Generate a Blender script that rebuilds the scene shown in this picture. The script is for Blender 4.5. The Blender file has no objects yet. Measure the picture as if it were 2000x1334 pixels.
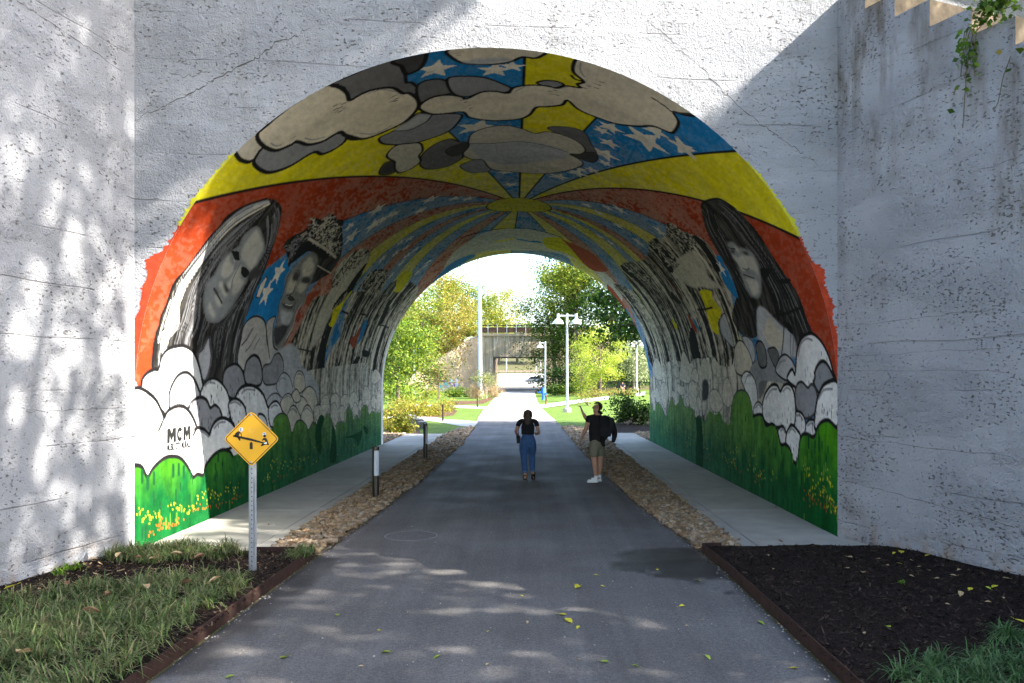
import bpy, math, random
import numpy as np
from mathutils import Vector, Matrix, Euler, Quaternion
S = bpy.context.scene
COL = S.collection
R_ = math.radians
# ---------------------------------------------------------------- camera (level, with lens shift), sky, sun, exposure
cam_d = bpy.data.cameras.new('camera'); cam = bpy.data.objects.new('camera', cam_d); COL.objects.link(cam); S.camera = cam
cam.location = (0, 0, 2.35); cam.rotation_euler = (R_(90), 0, 0)
cam_d.sensor_width = 36; cam_d.lens = 28.8; cam_d.shift_x = -.0185; cam_d.shift_y = .0375; cam_d.clip_end = 2000; cam_d.clip_start = .05
SUN = Vector((-4.33, 1.0, -3.46)).normalized()          # direction the light travels
W = bpy.data.worlds.new('World'); S.world = W; W.use_nodes = True
_n = W.node_tree.nodes; _bg = _n['Background']; _sky = _n.new('ShaderNodeTexSky'); _sky.sky_type = 'NISHITA'; _sky.sun_disc = False
_sky.sun_elevation = math.asin(-SUN.z); _sky.sun_rotation = math.atan2(-SUN.x, -SUN.y)
_sky.air_density = 1.0; _sky.dust_density = 1.6; _sky.ozone_density = 1.0
W.node_tree.links.new(_sky.outputs[0], _bg.inputs[0]); _bg.inputs[1].default_value = .15
sun_d = bpy.data.lights.new('sun', 'SUN'); sun_d.energy = 4.2; sun_d.angle = R_(.45); sun_d.color = (1, .94, .84)
sun = bpy.data.objects.new('sun', sun_d); COL.objects.link(sun); sun.rotation_euler = SUN.to_track_quat('-Z', 'Y').to_euler(); sun.location = (30, -8, 30)
S.view_settings.view_transform = 'Standard'; S.view_settings.look = 'None'; S.view_settings.gamma = 1; S.view_settings.use_curve_mapping = False
S.view_settings.exposure = 2.46
S.cycles.max_bounces = 8; S.cycles.diffuse_bounces = 7; S.cycles.use_adaptive_sampling = True; S.cycles.adaptive_threshold = .03
# ---------------------------------------------------------------- helpers
def F(px, Y): return (px-1037)*Y/1600                    # photo column at depth Y -> X
def Zp(py, Y): return 2.35+(742-py)*Y/1600               # photo row at depth Y -> height
def gp(px, py):                                          # spot on the level ground
    Y = 3760/(py-742); return F(px, Y), Y
def tag(o, label=None, cat=None, group=None, kind=None):
    for k, v in (('label', label), ('category', cat), ('group', group), ('kind', kind)):
        if v: o[k] = v
    return o
def empty(name, loc=(0, 0, 0), rz=0, **k):
    o = bpy.data.objects.new(name, None); COL.objects.link(o); o.location = loc; o.rotation_euler = (0, 0, rz); o.empty_display_size = .1
    return tag(o, **k)
def link(name, me, parent=None, loc=None, **k):
    o = bpy.data.objects.new(name, me); COL.objects.link(o)
    if parent is not None: o.parent = parent
    if loc is not None: o.location = loc
    return tag(o, **k)
def copy_tree(o, parent=None):
    c = o.copy(); COL.objects.link(c); c.parent = parent
    for ch in list(o.children): copy_tree(ch, c)
    return c
class MB:
    """collects simple shapes into one mesh"""
    def __init__(s): s.v = []; s.f = []; s.m = []; s.mi = 0
    def add(s, vs, fs):
        b = len(s.v); s.v += [tuple(p) for p in vs]; s.f += [tuple(i+b for i in f) for f in fs]; s.m += [s.mi]*len(fs); return s
    def box(s, lo, hi, bev=0):
        x0, y0, z0 = lo; x1, y1, z1 = hi
        if bev:
            b = bev; vs = []
            for z, k in ((z0, 0), (z1-b, 0), (z1, b)):
                vs += [(x0+k, y0+k, z), (x1-k, y0+k, z), (x1-k, y1-k, z), (x0+k, y1-k, z)]
            fs = [(3, 2, 1, 0), (8, 9, 10, 11)]
            for r in (0, 4): fs += [(r+i, r+(i+1) % 4, r+4+(i+1) % 4, r+4+i) for i in range(4)]
            return s.add(vs, fs)
        vs = [(x0, y0, z0), (x1, y0, z0), (x1, y1, z0), (x0, y1, z0), (x0, y0, z1), (x1, y0, z1), (x1, y1, z1), (x0, y1, z1)]
        return s.add(vs, [(3, 2, 1, 0), (4, 5, 6, 7), (0, 1, 5, 4), (1, 2, 6, 5), (2, 3, 7, 6), (3, 0, 4, 7)])
    def tube(s, pts, rad, n=8, cap=True):
        pts = [Vector(p) for p in pts]; m = len(pts)
        rad = rad if isinstance(rad, (list, tuple)) else [rad]*m
        vs = []; t0 = (pts[1]-pts[0]).normalized(); ref = Vector((0, 0, 1)) if abs(t0.z) < .9 else Vector((1, 0, 0)); a = t0.cross(ref).normalized()
        for i, p in enumerate(pts):
            t = ((pts[min(i+1, m-1)]-pts[max(i-1, 0)])).normalized(); a = (a-t*a.dot(t)).normalized(); b = t.cross(a)
            for k in range(n):
                g = 2*math.pi*k/n; vs.append(p+(a*math.cos(g)+b*math.sin(g))*rad[i])
        fs = [(i*n+k, i*n+(k+1) % n, (i+1)*n+(k+1) % n, (i+1)*n+k) for i in range(m-1) for k in range(n)]
        if cap: fs += [tuple(range(n-1, -1, -1)), tuple((m-1)*n+k for k in range(n))]
        return s.add(vs, fs)
    def lathe(s, prof, n=20, c=(0, 0, 0), cap=True):
        vs = []
        for r, z in prof:
            for k in range(n):
                g = 2*math.pi*k/n; vs.append((c[0]+r*math.cos(g), c[1]+r*math.sin(g), c[2]+z))
        m = len(prof); fs = [(i*n+k, i*n+(k+1) % n, (i+1)*n+(k+1) % n, (i+1)*n+k) for i in range(m-1) for k in range(n)]
        if cap: fs += [tuple(range(n-1, -1, -1)), tuple((m-1)*n+k for k in range(n))]
        return s.add(vs, fs)
    def prism(s, poly, d, to3):
        """poly 2-D outline extruded by d; to3(a, b, depth) -> point"""
        n = len(poly); vs = [to3(a, b, 0) for a, b in poly]+[to3(a, b, d) for a, b in poly]
        return s.add(vs, [tuple(range(n)), tuple(range(2*n-1, n-1, -1))]+[(i, n+i, n+(i+1) % n, (i+1) % n) for i in range(n)])
    def mesh(s, name, mats, smooth=False):
        me = bpy.data.meshes.new(name); me.from_pydata(s.v, [], s.f)
        for m in (mats if isinstance(mats, (list, tuple)) else [mats]): me.materials.append(m)
        if any(s.m): me.polygons.foreach_set('material_index', s.m)
        if smooth:
            me.polygons.foreach_set('use_smooth', [True]*len(s.f))
            try: me.set_sharp_from_angle(angle=R_(40))
            except Exception: pass
        me.update(); return me
    def obj(s, name, mats, parent=None, smooth=False, **k): return link(name, s.mesh(name, mats, smooth), parent, **k)
def np_mesh(name, V, Fc, mat, col=None, smooth=False):
    """V (n,3); Fc (m,3 or 4) int"""
    me = bpy.data.meshes.new(name); k = Fc.shape[1]; V = np.ascontiguousarray(V, np.float32)
    me.vertices.add(len(V)); me.vertices.foreach_set('co', V.ravel()); me.loops.add(Fc.size); me.loops.foreach_set('vertex_index', Fc.ravel().astype(np.int32))
    me.polygons.add(len(Fc)); me.polygons.foreach_set('loop_start', np.arange(0, Fc.size, k, dtype=np.int32)); me.polygons.foreach_set('loop_total', np.full(len(Fc), k, np.int32))
    if smooth: me.polygons.foreach_set('use_smooth', np.ones(len(Fc), bool))
    me.update(calc_edges=True)
    if col is not None:
        a = me.color_attributes.new('paint', 'FLOAT_COLOR', 'POINT'); c = np.ones((len(V), 4), np.float32); c[:, :3] = col; a.data.foreach_set('color', c.ravel())
    if mat: me.materials.append(mat)
    return me
def grid_faces(a, b):
    i = np.arange(a-1)[:, None]*b+np.arange(b-1)[None, :]
    return np.stack([i, i+1, i+b+1, i+b], -1).reshape(-1, 4)
# ---------------------------------------------------------------- materials
class N:
    def __init__(s, name):
        s.m = bpy.data.materials.new(name); s.m.use_nodes = True; s.t = s.m.node_tree; s.b = s.t.nodes['Principled BSDF']; s.pos = s.n('NewGeometry').outputs['Position']
    def n(s, t, **k):
        o = s.t.nodes.new('ShaderNode'+t)
        for a, v in k.items(): setattr(o, a, v)
        return o
    def l(s, a, b): s.t.links.new(a, b)
    def val(s, sock, v):
        if hasattr(v, 'is_linked') or hasattr(v, 'node'): s.l(v, sock)
        else: sock.default_value = v
    def noise(s, scale, detail=3, rough=.55, vec=None, dist=0):
        o = s.n('TexNoise'); o.inputs['Scale'].default_value = scale; o.inputs['Detail'].default_value = detail; o.inputs['Roughness'].default_value = rough; o.inputs['Distortion'].default_value = dist
        s.l(vec or s.pos, o.inputs['Vector']); return o.outputs['Fac']
    def vor(s, scale, vec=None, feat='F1'):
        o = s.n('TexVoronoi', feature=feat); o.inputs['Scale'].default_value = scale; s.l(vec or s.pos, o.inputs['Vector']); return o
    def scale(s, v, vec=None):
        o = s.n('VectorMath', operation='MULTIPLY'); s.l(vec or s.pos, o.inputs[0]); o.inputs[1].default_value = v; return o.outputs[0]
    def mapr(s, x, a, b, c=0, d=1):
        o = s.n('MapRange'); s.val(o.inputs[0], x)
        for i, v in enumerate((a, b, c, d)): o.inputs[i+1].default_value = v
        return o.outputs[0]
    def math(s, op, a, b=0):
        o = s.n('Math', operation=op); s.val(o.inputs[0], a); s.val(o.inputs[1], b); return o.outputs[0]
    def mix(s, f, a, b, mode='MIX'):
        o = s.n('Mix', data_type='RGBA', blend_type=mode); s.val(o.inputs[0], f)
        for i, v in ((6, a), (7, b)):
            if isinstance(v, (tuple, list)): o.inputs[i].default_value = (*v[:3], 1)
            else: s.l(v, o.inputs[i])
        return o.outputs[2]
    def attr(s, name='paint'):
        o = s.n('Attribute', attribute_name=name); return o
    def xyz(s):
        o = s.n('SeparateXYZ'); s.l(s.pos, o.inputs[0]); return o.outputs
    def bump(s, h, strength=.5, dist=.01, prev=None):
        o = s.n('Bump'); o.inputs['Strength'].default_value = strength; o.inputs['Distance'].default_value = dist; s.l(h, o.inputs['Height'])
        if prev is not None: s.l(prev, o.inputs['Normal'])
        s.l(o.outputs[0], s.b.inputs['Normal']); return o.outputs[0]
    def done(s, col, rough=.8, metal=0, spec=.3):
        if isinstance(col, (tuple, list)): s.b.inputs['Base Color'].default_value = (*col[:3], 1)
        else: s.l(col, s.b.inputs['Base Color'])
        s.val(s.b.inputs['Roughness'], rough); s.b.inputs['Metallic'].default_value = metal; s.b.inputs['Specular IOR Level'].default_value = spec
        return s.m
def simple(name, c, rough=.7, metal=0, var=.25, scale=6, spec=.3, bump=0, bscale=60):
    m = N(name); f = m.mapr(m.noise(scale, 4), .25, .75, 1-var, 1+var)
    g = m.n('HueSaturation'); g.inputs['Color'].default_value = (*c, 1); m.l(f, g.inputs['Value'])
    if bump: m.bump(m.noise(bscale, 3), bump, .01)
    return m.done(g.outputs[0], rough, metal, spec)
# ---------------------------------------------------------------- the arch bridge
XC, RV, ZS = -.42, 4.96, 2.10; XL, XR = XC-RV, XC+RV; UT = 2*ZS+math.pi*RV
def near_y(x): return 11.12+.102*(x-XL)
def far_y(x): return 29.8+.15*(x-XL)
def vault_xz(u):
    u = np.asarray(u, float); th = np.clip((u-ZS)/RV, 0, math.pi); x = XC-RV*np.cos(th); z = ZS+RV*np.sin(th)
    return x, np.where(u < ZS, u, np.where(u > ZS+math.pi*RV, UT-u, z))

# ---------------------------------------------------------------- the mural, painted in wall coordinates
# u = metres along the arch from the foot of the left wall, y = metres of depth; stored as a colour attribute of the vault
PAINT = dict(blk=(.014, .013, .014), black=(.018, .018, .019), dk=(.045, .043, .043), gr4=(.06, .058, .06), gr3=(.16, .158, .162),
    gr2=(.27, .272, .29), gr1=(.46, .465, .49), cl=(.72, .65, .51), cl5=(.60, .555, .46), clw=(.74, .74, .74), white=(.80, .79, .77),
    cream=(.76, .72, .62), cream5=(.56, .51, .41), bare=(.52, .50, .435), yel=(.74, .66, .012), yeld=(.60, .54, .02), red=(.36, .046, .014),
    redd=(.36, .072, .034), blue=(.016, .21, .50), bluef=(.03, .20, .44), fmid=(.27, .285, .29), flite=(.52, .50, .45), shirt=(.46, .44, .41),
    face2=(.24, .235, .215), orange=(.62, .10, .01), flow=(.72, .66, .02), dgreen=(.008, .060, .020), lgreen=(.10, .26, .02))
SECT = [(-180, 'bluef'), (-177, 'yeld'), (-165, 'bluef'), (-158, 'redd'), (-147.5, 'bluef'), (-135, 'yeld'), (-123, 'bluef'), (-110, 'redd'),
    (-98, 'bluef'), (-81.8, 'yeld'), (-67.5, 'redd'), (-54.3, 'bluef'), (-37.8, 'red'), (-25, 'yel'), (-9.8, 'blue'), (1.3, 'yel'), (10.2, 'blue'),
    (20, 'yel'), (27.8, 'red'), (41, 'bluef'), (53.5, 'yeld'), (66, 'bluef'), (86, 'redd'), (98, 'yeld'), (109, 'bluef'), (120, 'yeld'),
    (137, 'bluef'), (149, 'redd'), (158, 'yeld'), (167, 'bluef'), (180, 'bluef')]
SOFT = ('fmid', 'flite', 'gr4', 'face2', 'cream5', 'gr1')
def vnoise(a, b, seed=0):
    ia = np.floor(a).astype(np.int64); ib = np.floor(b).astype(np.int64); fa = a-ia; fb = b-ib
    fa = fa*fa*(3-2*fa); fb = fb*fb*(3-2*fb)
    def h(i, j):
        n = (i*374761393+j*668265263+seed*1274126177) & 0x7fffffff
        n = ((n ^ (n >> 13))*1103515245+12345) & 0x7fffffff
        return ((n ^ (n >> 16)) & 0xffff)/65535.
    return (h(ia, ib)*(1-fa)+h(ia+1, ib)*fa)*(1-fb)+(h(ia, ib+1)*(1-fa)+h(ia+1, ib+1)*fa)*fb
def fbm(a, b, seed=0, o=3):
    s = 0; k = .5; t = 0
    for i in range(o):
        s = s+k*vnoise(a*2**i, b*2**i, seed+i*7); t += k; k *= .55
    return s/t
def catmull(p, closed, n=4):
    p = np.array(p, float); m = len(p)
    if m < 3: return p
    i = np.arange(m if closed else m-1)
    if closed: a, b, c, d = p[i-1], p[i], p[(i+1) % m], p[(i+2) % m]
    else: a, b, c, d = p[np.maximum(i-1, 0)], p[i], p[i+1], p[np.minimum(i+2, m-1)]
    o = []
    for k in range(n):
        t = k/n; o.append(.5*((2*b)+(c-a)*t+(2*a-5*b+4*c-d)*t*t+(3*b-a-3*c+d)*t**3))
    o = np.stack(o, 1).reshape(-1, 2)
    return o if closed else np.vstack([o, p[-1]])
class Mural:
    def __init__(s, nu, nv):
        s.u = np.concatenate([np.linspace(0, UT, nu)]); t = np.linspace(0, 1, nv)
        ya, yb = 11.12, 30.5                                    # columns get wider with depth
        w = (1/(1/ya+(1/yb-1/ya)*t)-ya)/(yb-ya); w = .72*w+.28*t
        x, z = vault_xz(s.u); s.x = x; s.z = z
        s.Y = near_y(x)[:, None]+(far_y(x)-near_y(x))[:, None]*w[None, :]
        s.U = np.repeat(s.u[:, None], nv, 1); s.c = np.zeros(s.Y.shape+(3,), np.float32)
        s.nu, s.nv = nu, nv
    def win(s, p, m):
        lo = p.min(0)-m; hi = p.max(0)+m
        i0, i1 = np.searchsorted(s.u, [lo[0], hi[0]])
        if i1 <= i0: return None
        row = s.Y[min((i0+i1)//2, s.nu-1)]
        r0 = s.Y[i0]; r1 = s.Y[min(i1, s.nu)-1]
        j0 = min(np.searchsorted(r0, lo[1]), np.searchsorted(r1, lo[1])); j1 = max(np.searchsorted(r0, hi[1]), np.searchsorted(r1, hi[1]))
        if j1 <= j0: return None
        return slice(i0, i1), slice(j0, j1)
    def put(s, w, m, col, a=1.):
        """m: coverage 0..1"""
        U = s.U[w]; Y = s.Y[w]; c = s.tone(col, U, Y); m = (m*a)[..., None]
        s.c[w] = s.c[w]*(1-m)+c*m
    def tone(s, col, U, Y):
        if col == 'grit':
            n = fbm(U*.9, Y*2.6, 3); k = fbm(U*9, Y*9, 5, 3); g = fbm(U*.55, Y*9, 8, 3)
            v = np.clip((n*.45+k*.36+g*.72-.68)*3.8, 0, 1)[..., None]
            return np.array(PAINT['black'])*(1-v)+np.array((.66, .60, .48))*v
        if col == 'bankw':
            n = fbm(U*.6, Y*7, 51); k = fbm(U*9, Y*9, 53, 2); return np.array((.62, .58, .49))*np.clip(-.15+1.75*n+.7*(k-.5), .06, 1.1)[..., None]
        if col in ('hair', 'hat'):
            n = fbm(U*2.5, Y*9, 11)[..., None]; return np.array((.018, .017, .016))+np.array((.075, .072, .066))*np.clip(n*2-.75, 0, 1)
        if col in ('GREENL', 'GREENR'):
            h = np.where(U < UT/2, U, UT-U); n = fbm(U*3, Y*4, 21)
            k = np.clip((h+(n-.5)*.9-.55)/1.0, 0, 1)[..., None]; dp = np.clip((Y-13)/9, 0, 1)[..., None]
            hi = np.array((.06, .25, .008))*(1-dp)+np.array((.15, .26, .085))*dp; lo = np.array((.005, .085, .018))*(1-dp)+np.array((.032, .125, .06))*dp
            g = (.55+.9*fbm(U*2.2, Y*8, 23))[..., None]
            return (lo*(1-k)+hi*k)*g
        return np.array(PAINT[col])
    def fill(s, p, col):
        w = s.win(p, .08 if col in SOFT else 0)
        if w is None: return
        U = s.U[w]; Y = s.Y[w]; ins = np.zeros(U.shape, bool); q = np.roll(p, 1, 0)
        for (a0, a1), (b0, b1) in zip(q, p):
            if a0 == b0: continue
            k = (a0 > U[:, 0]) != (b0 > U[:, 0])
            if k.any():
                Yc = a1+(U[k][:, :1]-a0)*(b1-a1)/(b0-a0); ins[k] ^= Y[k] < Yc
        ins = ins.astype(np.float32)
        if col in SOFT:
            for _ in range(2):
                for ax in (0, 1): ins = (ins+np.roll(ins, 1, ax)+np.roll(ins, -1, ax))/3
        s.put(w, ins, col)
    def stroke(s, p, wd, col, a=1.):
        r = wd*.005; best = None; p = np.asarray(p, float)
        for a0, b0 in zip(p[:-1], p[1:]):
            w = s.win(np.array([a0, b0]), r+.02)
            if w is None: continue
            U = s.U[w]; Y = s.Y[w]; d = b0-a0; L = d@d+1e-9
            t = np.clip(((U-a0[0])*d[0]+(Y-a0[1])*d[1])/L, 0, 1)
            D = np.hypot(U-a0[0]-t*d[0], Y-a0[1]-t*d[1])
            soft = (.007 if wd < 4 else .012)+.0004*Y
            s.put(w, np.clip((r-D)/soft+.5, 0, 1).astype(np.float32), col, a)
    def run(s, text):
        C0 = (9.987, 22.06)
        ang = np.degrees(np.arctan2(s.U-C0[0], C0[1]-s.Y)); rad = np.hypot(s.U-C0[0], s.Y-C0[1])
        names = [k for _, k in SECT]; idx = np.searchsorted([a for a, _ in SECT], ang, 'right')-1
        s.c[:] = np.array([PAINT[k] for k in names])[np.clip(idx, 0, len(names)-1)]
        # old boards showing through thin paint, more with depth
        dp = np.clip((s.Y-13.5)/6, 0, 1); n = fbm(s.U*2.6+s.Y*.8, s.Y*3.2-s.U*.5, 31); k = fbm(s.U*20, s.Y*9, 33, 2)
        m = np.clip((n*.5+k*.6-.50+.13*dp)*7, 0, 1)*(.06+.30*dp)
        s.c[:] = s.c*(1-m[..., None])+np.array((.66, .60, .48))*m[..., None]
        m = (rad < .88).astype(np.float32); s.put((slice(None), slice(None)), m*.85, 'yeld')
        t = np.arange(41)/40*2*math.pi; s.stroke(np.c_[C0[0]+.88*np.sin(t), C0[1]+.9*np.cos(t)], 4, 'blk')
        for ln in text.strip().split('\n'):
            hd, *bd = ln.split('|'); a = hd.split(); P = [np.array([tuple(map(float, q.split(','))) for q in b.split()])/100 for b in bd]; p = P[0]; k = a[0]; col = a[1]
            if k == 'f': s.fill(catmull(p, True), col)
            elif k == 'P': s.fill(p, col)
            elif k == 's': s.stroke(catmull(p, False), float(a[2]), col)
            elif k == 'S': s.stroke(p, float(a[2]), col)
            elif k == 'o':
                q = catmull(p, True); s.fill(q, col); s.stroke(np.vstack([q, q[:1]]), float(a[2]), a[3])
            elif k == 'x':
                r, rot = float(a[2]), float(a[3])
                for c in p:
                    g = rot+np.arange(10)*math.pi/5; rr = np.where(np.arange(10) % 2 == 0, r, r*.42)
                    s.fill(np.c_[c[0]+rr*np.sin(g), c[1]-rr*np.cos(g)], 'cream')
            elif k == 't':
                cols = col.split('/'); wd, n, t0, t1 = float(a[2]), int(a[3]), float(a[4]), float(a[5]); rs = np.random.RandomState(int(a[6]))
                def res(q):
                    q = catmull(q, False); d = np.r_[0, np.cumsum(np.hypot(*np.diff(q, axis=0).T))]; t = np.linspace(0, d[-1], 18)
                    return np.c_[np.interp(t, d, q[:, 0]), np.interp(t, d, q[:, 1])]
                A, B = res(P[0]), res(P[1])
                for i in range(n):
                    f = t0+(t1-t0)*rs.rand(); s0 = rs.randint(0, 10); s1 = min(18, s0+rs.randint(4, 11))
                    s.stroke((A*(1-f)+B*f)[s0:s1]+rs.randn(1, 2)*.01, wd*(.6+.8*rs.rand()), cols[rs.randint(len(cols))])
            elif k == 'c':
                cols = col.split('/'); wd, n, L = float(a[2]), int(a[3]), float(a[4]); rs = np.random.RandomState(int(a[5])); lo, hi = p.min(0), p.max(0); done = 0
                while done < n:
                    q = lo+(hi-lo)*rs.rand(2); c = False
                    for (x0, y0), (x1, y1) in zip(np.roll(p, 1, 0), p):
                        if (y0 > q[1]) != (y1 > q[1]) and q[0] < (x1-x0)*(q[1]-y0)/(y1-y0)+x0: c = not c
                    if not c: continue
                    done += 1; g = rs.rand()*6.28; cv = rs.randn()*.6; st = []; Lm = L*q[1]/1600
                    for j in range(4):
                        st.append(q.copy()); q = q+Lm/3*np.array([math.cos(g), math.sin(g)*1.8]); g += cv
                    s.stroke(np.array(st), wd*(.6+.8*rs.rand()), cols[rs.randint(len(cols))])
            elif k == 'd':
                wd, n, sx, sy, L = float(a[2]), int(a[3]), float(a[4]), float(a[5]), float(a[6]); rs = np.random.RandomState(int(a[7]))
                for c in p:
                    for i in range(n):
                        u = c[0]+rs.randn()*1.3*sy*c[1]/1600; y = c[1]+rs.randn()*1.4*sx*c[1]**2/8000
                        if .05 < u < UT-.05: L_ = L*.25 if col in ('flow', 'orange') else L; s.stroke(np.array([(u-L_, y), (u+L_, y)]), wd*(.7+.6*rs.rand())*(.62 if col in ('flow', 'orange') else 1), col)
        # weather: grime, thin patches, hairline board joints
        U, Y = s.U, s.Y; dp = np.clip((Y-14)/8, 0, 1)
        g = fbm(U*1.3, Y*3, 41); h = fbm(U*18, Y*9, 43, 2); st = fbm(U*.7, Y*22, 45, 2)
        f = .80+.34*g+.30*(h-.5)*(1+1.2*dp)-.20*np.clip(st-.55, 0, 1)*dp*3
        jt = np.abs((U/.155) % 1-.5); jt = np.clip((jt-.44)/.06, 0, 1)*np.clip(vnoise(U*3, Y*1.7, 47)*2-.8, 0, 1)
        rb = np.abs((Y/.62) % 1-.5); rb = np.clip((rb-.475)/.025, 0, 1)*np.clip(vnoise(U*2, Y*.9, 49)*2.2-1.0, 0, 1)
        f = f*(1-jt*(.14+.34*dp))*(1-rb*.6*np.clip((Y-14)/4, 0, 1))
        s.c *= f[..., None]
        # bare white margin at the far end of the left wall
        mg = ((far_y(s.x)[:, None]-Y) < .30) & (U < 4.2); s.c[mg] = (.72, .72, .72)
        s.c = np.clip(s.c, .004, .85)

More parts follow.
